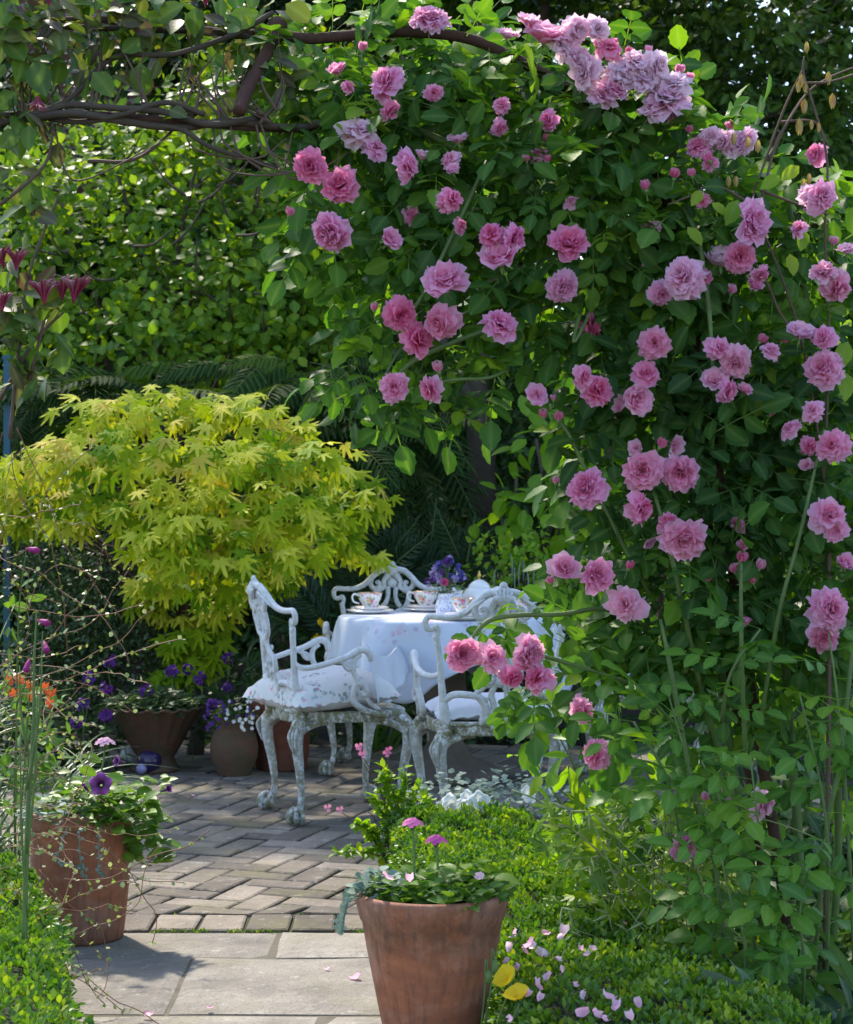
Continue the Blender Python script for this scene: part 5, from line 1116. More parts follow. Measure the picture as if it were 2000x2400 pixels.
# ------------------------------------------------------------------ box hedges
def box_hedge(label, edge_l, edge_r, h, n, size=.019):
    """edge_l, edge_r: (x, y) pairs from far to near"""
    el, er = np.array(edge_l, float), np.array(edge_r, float); c = (el[0] + er[-1]) / 2
    t = thing('box_hedge', label, 'hedge', (c[0], c[1], 0)); mb = MB()
    k = len(el); T = np.linspace(0, 1, k)
    def at(s): return np.stack([np.interp(s, T, el[:, i]) for i in (0, 1)], -1), np.stack([np.interp(s, T, er[:, i]) for i in (0, 1)], -1)
    def lump(x, y): return .016 * np.sin(x * 31 + 2) * np.sin(y * 23) + .012 * np.sin(x * 67 + y * 51) + .02 * np.sin(y * 6 + x * 5)
    def leaves(p, nn, m):
        o = rnd_dir(m); ax = nrm(nn * .8 + o * .75 + [0, 0, .25]); no = nrm(nn * .3 + rnd_dir(m) * .7 + [0, 0, .7])
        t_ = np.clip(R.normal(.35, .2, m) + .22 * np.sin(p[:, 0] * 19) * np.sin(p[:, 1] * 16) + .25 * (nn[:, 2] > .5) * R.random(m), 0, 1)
        mb.scat(LF3s, p, frames(ax, no, size * R.uniform(.7, 1.25, m)), t_)
    n1 = int(n * .55); s = R.random(n1); w = R.random(n1); a, b = at(s); xy = a * (1 - w[:, None]) + b * w[:, None]
    ed = np.minimum(w, 1 - w) * np.linalg.norm(b - a, axis=1); ed = np.minimum(ed, np.minimum(s, 1 - s) * 2.4)
    z = h + lump(xy[:, 0], xy[:, 1]) - .05 * np.exp(-ed / .03) - np.abs(R.normal(0, .012, n1)) + (R.random(n1) < .06) * R.uniform(0, .025, n1)
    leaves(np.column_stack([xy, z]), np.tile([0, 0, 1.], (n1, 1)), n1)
    for side, m in ((0, int(n * .3)), (1, int(n * .08))):
        s = R.random(m); a, b = at(s); e = (a, b)[side]; dn = nrm(a - b) if side == 0 else nrm(b - a); zz = R.random(m) ** .9 * h
        off = lump(e[:, 1] * 1.3, zz * 1.7) * 1.2 - np.abs(R.normal(0, .01, m)) - .03 * np.exp(-(h - zz) / .03)
        p = np.column_stack([e + dn * off[:, None], zz]); leaves(p, np.column_stack([dn, np.zeros(m)]), m)
    for end in (0, 1):
        m = int(n * .06); w = R.random(m); q0, q1 = (el[0], er[0]) if end == 0 else (el[-1], er[-1]); xy = q0 * (1 - w[:, None]) + q1 * w[:, None]; zz = R.random(m) * h
        dn = np.array([0, 1 if end == 0 else -1.]); p = np.column_stack([xy + dn * lump(xy[:, 0], zz)[:, None], zz]); leaves(p, np.tile([0, dn[1], 0], (m, 1)), m)
    mb.build('foliage', M_['box'], t)
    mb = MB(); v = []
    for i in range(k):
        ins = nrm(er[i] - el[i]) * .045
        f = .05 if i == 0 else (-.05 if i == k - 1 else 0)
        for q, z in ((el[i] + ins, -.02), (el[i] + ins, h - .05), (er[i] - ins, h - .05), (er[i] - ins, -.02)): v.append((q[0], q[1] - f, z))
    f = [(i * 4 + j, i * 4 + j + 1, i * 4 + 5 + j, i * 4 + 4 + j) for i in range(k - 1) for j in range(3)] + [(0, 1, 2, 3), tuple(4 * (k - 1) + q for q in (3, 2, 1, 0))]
    mb.add(v, f); mb.build('inner_core', plain('dark_core', (.018, .028, .012), .95, var=.6, scale=60, bmp=.8), t, smooth=False)  # added dark core box behind the leaves, standing in for the hedge's inside
LF3s = leaf(.55, .12, .1, 3)
box_hedge('low clipped box hedge beside the tall front pot, scattered with fallen petals', [(-.135, 6.45), (-.05, 5.8), (.06, 5.0), (.15, 4.35), (.22, 3.6)], [(.34, 6.45), (.40, 5.8), (.52, 5.0), (.68, 4.35), (.85, 3.6)], .245, 42000)
box_hedge('clipped box hedge tangled with wiry stems at the path side of the petunia pot', [(-1.75, 5.40), (-1.65, 5.1), (-1.6, 4.6), (-1.4, 4.2), (-1.2, 3.5)], [(-1.10, 5.38), (-.985, 5.1), (-.86, 4.6), (-.77, 4.2), (-.60, 3.5)], .27, 32000)

# fallen petals
def petal_mesh(seed):
    r = np.random.default_rng(seed); n = 6; u = np.linspace(-1, 1, n); v = np.linspace(0, 1, n); pts = []
    for b in v:
        for a in u: pts.append((a * .36 * math.sin(PI * (.12 + .62 * b)), b - .5, .26 * a * a + .5 * (b - .5) ** 2 + .07 * math.sin(5 * a + seed) * b + .05 * math.sin(9 * b + a)))
    mb = MB(); mb.add(pts, [(j * n + i, j * n + i + 1, (j + 1) * n + i + 1, (j + 1) * n + i) for j in range(n - 1) for i in range(n - 1)], t=r.uniform(.5, 1), w=np.repeat(v, n)); o = mb.build('fallen_petal', M_['rose'], link=False); me = o.data; bpy.data.objects.remove(o); return me
PM = [petal_mesh(i) for i in range(3)]
def petal(x, y, z, s, lab, grp, tilt=.5):
    o = bpy.data.objects.new('fallen_petal', PM[R.integers(3)]); C.objects.link(o); o.location = (x, y, z); o.rotation_euler = (R.normal(0, tilt), R.normal(0, tilt), R.uniform(0, 6.28)); o.scale = (s,) * 3; o.color = (R.uniform(.35, .85), R.uniform(0, .3), 0, 1); tag(o, lab, 'petal', grp)
for px, py in ((1230,2190),(1265,2215),(1250,2230),(1290,2235),(1275,2210),(1300,2190),(1215,2220),(1330,2250),(1345,2270),(1310,2290),(1260,2330),(1290,2340),(1370,2310),(1385,2330),(1420,2380),(1440,2390),(1390,2375),(1450,2340),(1475,2360),(1330,2195),(1345,2185),(1210,2255),(1240,2265),(1400,2240),(1380,2225),(1410,2225),(1500,2385),(1520,2350),(1280,2310),(1225,2385)):
    d = FOC * (HC - .285) / (py - YH); q = P(px, py, d); petal(q[0] - .02, q[1], .285, R.uniform(.018, .032), 'fallen pale pink rose petal lying on the clipped box hedge', 'fallen petals on the box hedge', .8)
for px, py, lab in ((836, 2298, 'single pink petal on the sandstone slab closest to the front pot'), (346, 2387, 'pale petal on the path slab near the tangled hedge'), (768, 2277, 'tiny deep pink petal on the middle sandstone slab'), (492, 2369, 'small deep pink petal on the slab at the path bottom edge'), (395, 2014, 'pale petal lying on the herringbone bricks near the petunia pot'), (452, 1868, 'petal on the bricks between the petunia pot and the chair foot')):
    g = G(px, py); petal(g[0], g[1], .006, .032 if 'pale' in lab or 'single' in lab else .016, lab, None, .2)

# ------------------------------------------------------------------ small plants
def flower5(mb, c, r, axis, n=5, t=.5, mat=0, cup=.2, wd_=.75):
    axis = nrm(np.asarray(axis, float)); a0 = nrm(np.cross(axis, [.3, .2, .9])); b0 = np.cross(axis, a0); lf = leaf(wd_, .05, -cup, 3, peak=1.3)
    for i in range(n):
        a = i * 2 * PI / n + R.uniform(-.15, .15); d = a0 * math.cos(a) + b0 * math.sin(a); mb.scat(lf, [c], frames([d + axis * cup], [axis], [r * R.uniform(.9, 1.1)]), [t], mat)
def simple_mat(name, c0, c1, tf=.3): return leafmat(name, [(0, c0), (1, c1)], trans=(1, 1, 1), tf=tf, vein=0, rough=.6)
M_['purple'] = simple_mat('purple_petal', (.06, .008, .17), (.13, .015, .26)); M_['white_p'] = simple_mat('white_petal', (.75, .76, .78), (.85, .85, .84)); M_['pink_p'] = simple_mat('pink_petal', (.62, .10, .32), (.80, .32, .50)); M_['yellow_p'] = simple_mat('yellow_petal', (.92, .62, .005), (.95, .74, .01), .55); M_['orange_p'] = simple_mat('orange_petal', (.65, .07, .02), (.75, .16, .03)); M_['blue_p'] = simple_mat('blue_petal', (.04, .04, .35), (.18, .16, .5)); M_['magenta'] = simple_mat('magenta_petal', (.35, .02, .2), (.5, .03, .28)); M_['lilac_p'] = simple_mat('lilac_petal', (.3, .22, .5), (.45, .38, .62))

def petunia_flower(t, c, r, axis, mats, open_=1.):
    mb = MB(); axis = nrm(np.array(axis, float)); a0 = nrm(np.cross(axis, [.3, .2, .9])); b0 = np.cross(axis, a0); n = 40; rings = [(-1.1, .1), (-.6, .14), (-.2, .22), (0, .42), (.04, .7), (.0, .9), (-.06, 1.)]; v = []; w = []
    for i, (z, q) in enumerate(rings):
        for j in range(n):
            a = j * 2 * PI / n; lob = 1 - .20 * (abs(math.sin(2.5 * a)) ** 2.5) * max(0, (q - .4)) / .6 - .0; rr = q * lob * (open_ if q > .3 else 1)
            v.append(np.array(c) + r * (rr * (a0 * math.cos(a) + b0 * math.sin(a)) + axis * (z + (1 - open_) * q * .8 + .05 * math.sin(5 * a) * (q > .8)))); w.append(q * (.75 + .25 * math.cos(5 * a)))
    mb.add(v, [(i * n + j, i * n + (j + 1) % n, (i + 1) * n + (j + 1) % n, (i + 1) * n + j) for i in range(len(rings) - 1) for j in range(n)], t=.5, w=w); mb.build('flower', mats, t)
pm, nt, out = nt_new('purple_petunia_petal'); col = ramp(nt, attr(nt, 'w'), [(.15, (.02, .004, .03)), (.4, (.10, .01, .10)), (.7, (.26, .03, .24)), (.9, (.45, .16, .42)), (1, (.5, .25, .48))]); p = N(nt, 'ShaderNodeBsdfPrincipled', Roughness=.6); lk(nt, mix(nt, mth(nt, 'MULTIPLY', noise(nt, 220, 3), .6), col, (.16, .015, .15)), p.inputs['Base Color']); lk(nt, p.outputs[0], out.inputs[0]); M_['petunia'] = pm

def rosette_plant(mb, c, r, h, n, size, tm, tr=(0, 1), spread=1.):
    a = R.uniform(0, 6.28, n); q = np.sqrt(R.random(n)) * r; p = np.column_stack([c[0] + np.cos(a) * q, c[1] + np.sin(a) * q, c[2] + h * R.random(n) * (1.1 - .6 * q / max(r, 1e-6))])
    b = a + R.normal(0, .7, n); ax = np.column_stack([np.cos(b) * spread, np.sin(b) * spread, R.uniform(-.1, .9, n)]); no = np.column_stack([R.normal(0, .3, n), R.normal(-.3, .3, n), np.ones(n)])
    mb.scat(tm, p, frames(ax, no, size * R.uniform(.6, 1.2, n)), R.uniform(tr[0], tr[1], n))
def verbena_head(t, c, r, mat, stem_base, smat=None, n=16):
    mb = MB(); c = np.array(c, float)
    for i in range(n):
        a = i * 2.4; q = math.sqrt((i + .5) / n); d = np.array([math.cos(a) * q, math.sin(a) * q, 0]); flower5(mb, c + d * r + [0, 0, r * .5 * (1 - q * q)], r * .38, d * .7 + [0, -.3, .8], 5, R.random(), cup=.05)
    h = mb.build('flower_head', mat, t); mb = MB(); tube(mb, [stem_base, (np.array(stem_base) + c) / 2 + [.004, 0, 0], c], [.003, .0028, .0025], 6, 4)
    for i in range(7): a = i * .9; tube(mb, [c - [0, 0, r * .7], c + [math.cos(a) * r * .5, math.sin(a) * r * .5, 0]], .0014, 5, 1)
    mb.build('stalk', M_['cane'], t)

# petunias in the straight pot
t = thing('petunia', 'purple veined petunias with soft green leaves spilling from the straight terracotta pot', 'plant', LP + [0, 0, .34]); mb = MB()
rosette_plant(mb, LP + [.03, -.02, .35], .14, .09, 170, .052, LF, (0, 1)); rosette_plant(mb, LP + [.13, -.06, .33], .10, .11, 130, .052, LF_w, (.2, 1)); rosette_plant(mb, LP + [.20, -.08, .22], .05, .16, 46, .06, LF_w, (.2, .9)); rosette_plant(mb, LP + [.06, -.02, .40], .10, .08, 50, .055, LF, (.4, 1)); rosette_plant(mb, LP + [.22, .0, .42], .02, .07, 16, .045, LF, (.5, 1))
mb.build('foliage', M_['petunia_leaf'], t)
petunia_flower(t, P(236, 1838, 5.45), .034, (.1, -1, .25), M_['petunia']); petunia_flower(t, P(200, 1845, 5.5), .022, (-.4, -.5, .7), M_['petunia'], .35); petunia_flower(t, P(276, 1785, 5.62), .026, (-.6, -.5, .2), M_['petunia'], .7); petunia_flower(t, P(392, 1850, 5.5), .024, (.7, -.6, .3), M_['petunia'], .5)
t = thing('verbena', 'pale pink verbena head on a stalk rising from the petunia pot', 'flower', LP + [.06, 0, .34]); verbena_head(t, P(246, 1742, 5.6), .026, simple_mat('pale_pink_petal', (.7, .3, .5), (.8, .5, .65)), P(232, 1830, 5.62))
t = thing('silver_trailer', 'small silvery trailing plant along the rim of the petunia pot', 'plant', LP + [-.08, -.05, .36]); mb = MB(); rosette_plant(mb, LP + [-.06, -.09, .36], .10, .07, 150, .026, LF_r)
for k in range(3):
    x = R.uniform(-.05, .1); p0 = LP + [x, -.155, .36]; pts = [p0 + [0, .04, 0], p0 + [0, -.015, -.02], p0 + [R.normal(0, .02), -.02, -R.uniform(.06, .12)], p0 + [R.normal(.03, .03), -.02, -R.uniform(.12, .22)]]; tube(mb, pts, .0018, 5, 5)
    for q in spline(pts, 4)[4:]: mb.scat(LF_r, [q, q], frames(rnd_dir(2) * .6 + [0, -.5, 0], [[0, -1, .4]] * 2, [.014, .012]), [.5, .8])
mb.build('foliage', M_['silver'], t)
# plants of the front pot
t = thing('bedding_plant', 'fresh green bedding plant filling the tall front terracotta pot', 'plant', FP + [0, 0, .385]); mb = MB()
rosette_plant(mb, FP + [.05, -.02, .42], .105, .05, 240, .042, LF, (0, 1)); rosette_plant(mb, FP + [-.02, .0, .42], .11, .05, 190, .036, LF_w, (0, .9)); rosette_plant(mb, FP + [.06, -.12, .43], .025, .015, 12, .06, LF, (0, .5)); rosette_plant(mb, FP + [.09, .04, .43], .05, .06, 20, .06, LF_w, (.5, 1)); rosette_plant(mb, FP + [-.07, -.02, .42], .07, .04, 70, .04, LF, (.2, 1)); mb.build('foliage', M_['petunia_leaf'], t)
t = thing('silver_trailer', 'silver leaved plant hanging over the rim of the tall front pot', 'plant', FP + [-.12, 0, .39]); mb = MB(); rosette_plant(mb, FP + [-.11, -.02, .42], .055, .065, 190, .026, LF_r)
for k in range(3):
    p0 = FP + [-.155, R.uniform(-.06, .05), .425]; pts = [p0 + [.02, 0, .01], p0 + [-.02, 0, .0], p0 + [-.03, -.01, -R.uniform(.02, .04)], p0 + [-.03 - R.uniform(0, .03), -.01, -R.uniform(.04, .09)]]; tube(mb, pts, .0017, 5, 5)
    for q in spline(pts, 4)[3:]: mb.scat(LF_r, [q, q], frames(rnd_dir(2) * .6 + [-.4, -.4, 0], [[0, -1, .4]] * 2, [.014, .012]), [.5, .8])
mb.build('foliage', M_['silver'], t)
for px, py, lab, c in ((967, 1932, 'taller pink verbena head over the front pot', (.7, .15, .4)), (1022, 1972, 'shorter magenta verbena head over the front pot', (.5, .05, .3))):
    t = thing('verbena', lab, 'flower', FP + [0, 0, .385], 'verbena heads over the front pot'); verbena_head(t, P(px, py, 4.2), .021, simple_mat('verbena_petal', c, tuple(min(1, x * 1.25) for x in c)), P(px, 2078, 4.2))
for px, py in ((905, 2058), (958, 2062), (1126, 2058)):
    q = P(px, py, 4.12); petal(*q, .026, 'wilted pink petal caught among the leaves of the tall front pot', 'petals caught in the front pot', 1.)
# poppies
def poppy(px, py, d, base, axis, lab, r=.028):
    c = P(px, py, d); b = np.array(base, float); t = thing('poppy', lab, 'flower', b, 'yellow poppies by the hedge'); mb = MB(); axis = nrm(np.array(axis, float)); a0 = nrm(np.cross(axis, [.3, .2, .9])); b0 = np.cross(axis, a0); n, m = 9, 7
    for i in range(4):
        a = i * PI / 2; d_ = a0 * math.cos(a) + b0 * math.sin(a); tn = np.cross(axis, d_); sc = 1 if i % 2 else .92; v = []; ws = []
        for j in range(m):
            y = j / (m - 1)
            for k in range(n):
                u = -1 + 2 * k / (n - 1); w = .75 * math.sin(PI * (.1 + .55 * y)) ; ang = .35 + .55 * y
                v.append(c + r * sc * (d_ * (y * math.sin(ang + .25) - .25 * u * u * w) + axis * (y * math.cos(ang * .9) + .03 * math.sin(7 * u + i) * y) + tn * u * w)); ws.append(y)
        mb.add(v, [(j * n + k, j * n + k + 1, (j + 1) * n + k + 1, (j + 1) * n + k) for j in range(m - 1) for k in range(n - 1)], t=R.uniform(.2, 1), w=ws)
    mb.build('flower', M_['yellow_p'], t); mb = MB(); tube(mb, [b, (b + c) / 2 + [-.02, 0, .02], c - axis * .012], [.0024, .0022, .002], 6, 6)
    for k in range(14): a = R.uniform(0, 6.28); mb.scat(LF_n, [b + [0, 0, .01]], frames([[math.cos(a), math.sin(a), R.uniform(.4, 1)]], [[0, 0, 1]], [R.uniform(.04, .08)]), [.7])
    mb.build('stalk', M_['cane'], t)
poppy(1192, 2298, 3.98, (.15, 4.0, .0), (-.5, -.5, .6), 'upper yellow poppy beside the tall front pot'); poppy(1214, 2342, 3.92, (.16, 3.94, .0), (-.25, -.35, .9), 'lower yellow poppy against the box hedge')
t = thing('poppy_bud', 'pair of nodding green poppy buds on hooked stalks next to the front pot', 'flower bud', (.09, 4.1, 0)); 
for px, py in ((1145, 2290), (1160, 2265)):
    c = P(px, py, 4.08); mb = MB(); ball(mb, c, .011, 10, (.8, .8, 1.4)); tube(mb, [(.09, 4.1, 0), c + [-.01, 0, -.06], c + [-.006, 0, .035], c + [0, 0, .012]], .002, 6, 6); mb.build('bud', M_['cane'], t)

# salvia with pink flowers
t = thing('salvia', 'small leaved salvia with tiny pink flowers in front of the metal chairs', 'plant', (-.05, 6.35, 0)); st = MB(); mb = MB()
tips = [(842, 1760), (852, 1790), (912, 1762), (780, 1895), (905, 1830), (950, 1800), (985, 1840), (880, 1870), (860, 1900), (930, 1860), (1000, 1870), (830, 1930), (790, 2000), (870, 1940), (900, 1800), (960, 1890)]
for px, py in tips:
    e = P(px, py, 6.45); b = np.array([-.08 + R.normal(0, .03), 6.5, 0.]); pts = [b, b * .6 + e * .4 + [R.normal(0, .02), 0, .04], b * .25 + e * .75 + [0, 0, .03], e]; tube(st, pts, [.003, .0025, .002, .0012], 5, 6)
    if py < 1900 and px not in (842, 852, 912, 780) or py > 1900:
        for q in spline(pts, 9)[9:]:
            if R.random() < .85: mb.scat(LF3, [q] * 3, frames(rnd_dir(3) * .8 + [0, 0, .2], rnd_dir(3) * .4 + [0, 0, 1], R.uniform(.025, .045, 3)), R.uniform(.1, 1, 3))
st.build('stem', M_['twig'], t); mb.build('foliage', M_['lime'], t)
for px, py in ((842, 1750), (852, 1768), (910, 1758), (768, 1893), (797, 1898), (846, 1755), (906, 1766)):
    mb = MB(); flower5(mb, P(px, py, 6.43), .016, (R.normal(0, .5), -1, .2), 3, R.random(), cup=.3, wd_=.9); mb.build('flower', M_['pink_p'], t)
# white petunias at the end of the hedge
t = thing('white_petunia', 'white petunias with grey green leaves at the far end of the box hedge', 'plant', (.12, 6.6, 0)); mb = MB(); rosette_plant(mb, np.array([.1, 6.62, .2]), .16, .16, 260, .03, LF_r); rosette_plant(mb, np.array([.3, 6.62, .2]), .2, .18, 260, .03, LF_r); mb.build('foliage', M_['silver'], t)
for px, py, r in ((1072, 1895, .042), (1040, 1905, .036), (1115, 1868, .045), (1088, 1880, .035), (1245, 1866, .04), (1290, 1850, .036), (1150, 1872, .034), (1058, 1872, .036), (1095, 1862, .034), (1020, 1900, .03), (1130, 1890, .04)): petunia_flower(t, P(px + R.normal(0, 8), py + R.normal(0, 7), R.uniform(6.34, 6.44)), r * R.uniform(.8, 1.1), (R.normal(0, .7), -.7, R.uniform(.1, .9)), M_['white_p'], R.uniform(.7, 1))
# lime green phlox-like shrub right of the chairs
def leafy(name, lab, cat, base, lst, mat, tms, size, dens=2., **kw):
    t = thing(name, lab, cat, base); mb = MB(); vblobs(mb, tms, lst, dens, size, **kw); mb.build('foliage', mat, t); st = MB(); limbs(st, base, [V(*q[:2], q[3]) for q in lst], .008, .002); st.build('stem', M_['cane'], t)
leafy('phlox', 'lime green narrow leaved plant between the white chair and the rose stems', 'plant', (.62, 6.0, 0), [(1130, 1480, 60, 6.0), (1080, 1530, 45, 6.1), (1180, 1560, 70, 5.9), (1240, 1500, 60, 6.0), (1240, 1620, 80, 5.9), (1160, 1660, 60, 6.0), (1310, 1560, 70, 6.0), (1330, 1660, 70, 5.9), (1050, 1620, 30, 6.2, .6), (1120, 1600, 50, 5.9), (1200, 1720, 70, 5.6), (1130, 1690, 45, 5.8), (1290, 1760, 70, 5.5)], M_['lime'], [LF_n, LF], .10, 2.2, clumps=7, droop=.2, tr=(.1, 1))
leafy('dark_shrub', 'dark leafy shrub filling the shade behind the rose stems', 'shrub', (1.15, 6.3, 0), [(1350, 1350, 110, 6.3), (1500, 1250, 130, 6.4), (1650, 1300, 130, 6.3), (1450, 1500, 140, 6.2), (1600, 1500, 140, 6.2), (1740, 1500, 130, 6.2), (1500, 1680, 130, 6.), (1650, 1700, 130, 6.), (1780, 1720, 120, 6.), (1540, 1850, 110, 5.8), (1700, 1880, 120, 5.8), (1620, 2000, 100, 5.6), (1760, 2020, 100, 5.6), (1400, 1780, 90, 5.9), (1720, 1050, 120, 6.4), (1560, 1050, 120, 6.5), (1400, 1130, 110, 6.5), (1620, 850, 120, 6.6), (1760, 850, 100, 6.6)], M_['dark'], [LF, LF_w], .085, 2.6, clumps=8, tr=(0, .7))
# cranesbill
def cranesbill():
    b = np.array([.75, 4.75, 0.]); t = thing('cranesbill', 'straggly cranesbill with cut leaves and pale seed pods beside the box hedge', 'plant', b); mb = MB(); st = MB(); tm = [maple_leaf(7, .2, 1.3, 3), maple_leaf(5, .3, 1.6, 4)]
    n = 520; vx = R.uniform(1120, 1560, n); vy = R.uniform(1640, 2010, n); keep = (vy > 1600 + (vx - 1180) * .1); pts = np.array([V(x, y, R.uniform(4.7, 5.3)) for x, y in zip(vx, vy)]); pts[:, 2] = np.maximum(pts[:, 2], .05)
    sel = R.integers(0, 2, n)
    for i in range(2): q = sel == i; m = q.sum(); mb.scat(tm[i], pts[q], frames(rnd_dir(m) * .8 + [0, -.4, 0], R.normal(0, .35, (m, 3)) + [0, -.4, .9], R.uniform(.06, .1, m)), R.uniform(0, 1, m))
    mb.build('foliage', M_['shrub'], t)
    for k in range(75):
        a = V(R.uniform(1150, 1480), R.uniform(1640, 1960), R.uniform(4.6, 4.95)); s = a + [R.uniform(-.05, .3), R.uniform(0, .1), -R.uniform(.05, .25)]; s[2] = max(s[2], .03)
        tube(st, [s, (s + a) / 2 + R.normal(0, .012, 3), a], [.002, .0017, .0013], 5, 4)
        for j in range(2): d = nrm(R.normal(0, 1, 3) + [-.3, -.2, -.3]); tube(st, [a, a + d * .02, a + d * .045], [.0012, .0035, .0008], 5, 3)
    st.build('seed_stalks', plain('pale_seed_stalk', (.26, .30, .12), .7), t)
    for px, py in ((1500, 2098), (1620, 2000), (1588, 1890)):
        pass
cranesbill()
leafy('geranium', 'loose bright green plant leaning out of the bed over the hedge', 'plant', (.78, 5.2, 0), [(1120, 1700, 40, 5.5, .6), (1180, 1740, 60, 5.3), (1260, 1700, 70, 5.3), (1330, 1770, 70, 5.1), (1200, 1660, 50, 5.5), (1420, 1820, 60, 5.0), (1240, 1830, 50, 5.0, .7), (1320, 1870, 50, 4.9, .7), (1400, 1900, 60, 4.8), (1480, 1950, 60, 4.7), (1180, 1860, 40, 4.9, .7), (1150, 1790, 40, 5.1, .7), (1300, 1930, 50, 4.6, .6), (1420, 2000, 50, 4.5, .6)], M_['lime'], [LF_n, LF], .065, 1.6, clumps=9, droop=.15, tr=(0, .8), jit=.55)
t = thing('ground_cover', 'low dark leafy ground cover under the rose canes', 'ground cover', (1.2, 5, 0)); t['kind'] = 'stuff'; mb = MB()
n = 9000; x = R.uniform(.72, 2.4, n); y = R.uniform(3.6, 7.2, n); z = .02 + .1 * R.random(n) * (1 + np.sin(x * 9) * np.sin(y * 8)); mb.scat(LF, np.column_stack([x, y, z]), frames(rnd_dir(n) + [0, -.2, .25], rnd_dir(n) * .6 + [0, -.3, 1], R.uniform(.04, .085, n)), R.uniform(0, .9, n)); mb.build('foliage', M_['dark'], t)
t = thing('ground_cover', 'dark leafy ground cover in the border beyond the grass clump', 'ground cover', (-3.2, 8, 0)); t['kind'] = 'stuff'; mb = MB()
n = 9000; x = R.uniform(-5.2, -2.25, n); y = R.uniform(4.5, 12, n); z = .02 + .12 * R.random(n) * (1 + np.sin(x * 5) * np.sin(y * 6)); mb.scat(LF, np.column_stack([x, y, z]), frames(rnd_dir(n) + [0, -.2, .25], rnd_dir(n) * .6 + [0, -.3, 1], R.uniform(.06, .12, n)), R.uniform(0, .9, n)); mb.build('foliage', M_['dark'], t)
t = thing('heuchera', 'pale veined scalloped leaves at the foot of the rose canes', 'plant', (.75, 4.15, 0)); mb = MB()
for px, py, s in ((1690, 2330, .13), (1535, 2315, .07), (1590, 2325, .06), (1740, 2290, .08), (1660, 2370, .1), (1720, 2380, .1)): mb.scat(LF_r, [P(px, py, 4.15)], frames([[R.normal(0, .4), -.6, .5]], [[0, -.6, .8]], [s]), [R.uniform(.3, 1)])
for px, py in ((1690, 2330), (1740, 2290), (1660, 2370)): tube(mb, [(.75, 4.15, 0), P(px, py, 4.17)], .002, 5, 2)
mb.build('foliage', M_['silver'], t)
def strap_plant(name, lab, base, n, L, mat, width=.05, bias=(0, 0), dr=.5, tr=(0, 1), cat='plant'):
    t = thing(name, lab, cat, base); mb = MB(); a = R.uniform(0, 6.28, n); ax = np.column_stack([np.cos(a) * .6 + bias[0], np.sin(a) * .5 + bias[1], R.uniform(.5, 1.5, n)]); no = np.column_stack([-np.cos(a), -np.sin(a), np.full(n, .6)])
    mb.scat(blade(width, dr, 8), np.array(base) + np.column_stack([R.normal(0, .05, (n, 2)), np.zeros(n)]), frames(ax, no, L * R.uniform(.6, 1.15, n)), R.uniform(tr[0], tr[1], n)); mb.build('blades', mat, t)
strap_plant('day_lily', 'pale strap leaved day lily at the foot of the rose, lower photo corner', (1.10, 4.35, 0), 22, .5, M_['strap'], .07, (-.4, -.3))
strap_plant('iris', 'upright iris blades in the shade behind the table legs', (-.25, 9.95, 0), 26, .42, M_['strap'], .055, tr=(0, .3))
# left border
strap_plant('grass_clump', 'grey green arching grass clump behind the tangled hedge', (-1.45, 6.5, .05), 110, .42, M_['grass'], .022, (.15, -.1), .9, cat='grass')
strap_plant('pinks', 'tuft of narrow silvery blades below the orange flowers', (-1.28, 6.9, .22), 110, .36, M_['grass'], .02, (.25, -.2), 1.1)
strap_plant('grey_blades', 'tall bluish grass blades rising beside the dark clipped shrub', (-1.75, 7.2, .3), 60, .6, M_['grass'], .016, (.1, 0), .5, cat='grass')
leafy('border_plant', 'mixed green leafy border plant between the petunia pot and the tall grass', 'plant', (-1.5, 6.4, 0), [(30, 1640, 70, 6.3), (110, 1680, 60, 6.2), (20, 1760, 80, 6.0), (90, 1600, 60, 6.5), (150, 1560, 40, 6.6), (60, 1500, 70, 6.8), (20, 1440, 70, 6.9), (110, 1450, 50, 7.), (30, 1560, 80, 6.5), (-20, 1340, 70, 6.8), (30, 1240, 50, 6.9, .6)], M_['petunia_leaf'], [LF, LF_n], .06, 2.0, clumps=8, jit=.6)
t = thing('crocosmia', 'orange red flowers leaning out above the silvery tuft', 'flower', (-1.4, 6.6, .3))
for px, py in ((15, 1598), (45, 1600), (65, 1612), (100, 1618), (118, 1630), (75, 1640), (112, 1655), (30, 1632)):
    mb = MB(); c = P(px, py, 6.4); flower5(mb, c, .028, (R.normal(.4, .4), -.6, .5), 6, R.random(), cup=.45, wd_=.45); mb.build('flower', M_['orange_p'], t)
mb = MB()
for px, py in ((15, 1598), (65, 1612), (118, 1630), (112, 1655)): tube(mb, [(-1.45, 6.6, .2), P(px, py + 30, 6.45) + [-.03, 0, 0], P(px, py, 6.42)], .0022, 5, 5)
mb.build('stalk', M_['cane'], t)
t = thing('penstemon', 'slender penstemon stems with single magenta bells beside the dark clipped shrub', 'flower', (-1.3, 6.2, .1)); st = MB()
for px, py, ax in ((72, 1288, (1, -.4, -.15)), (97, 1457, (1, -.4, -.2)), (66, 1556, (-.2, -.5, -.9)), (105, 1512, (.3, -.5, -.6))):
    mb = MB(); c = P(px, py, 6.0); a = nrm(np.array(ax, float)); tube(mb, [c - a * .016, c, c + a * .02, c + a * .028], [.003, .008, .011, .007], 8, 5); flower5(mb, c + a * .024, .01, a, 5, .5, cup=.3); mb.build('flower', M_['magenta'], t)
    tube(st, [(-1.3, 6.2, .0), P(px - 30, py + 200, 6.05), c - a * .016], [.003, .0025, .0015], 5, 5)
st.build('stalk', M_['cane'], t)
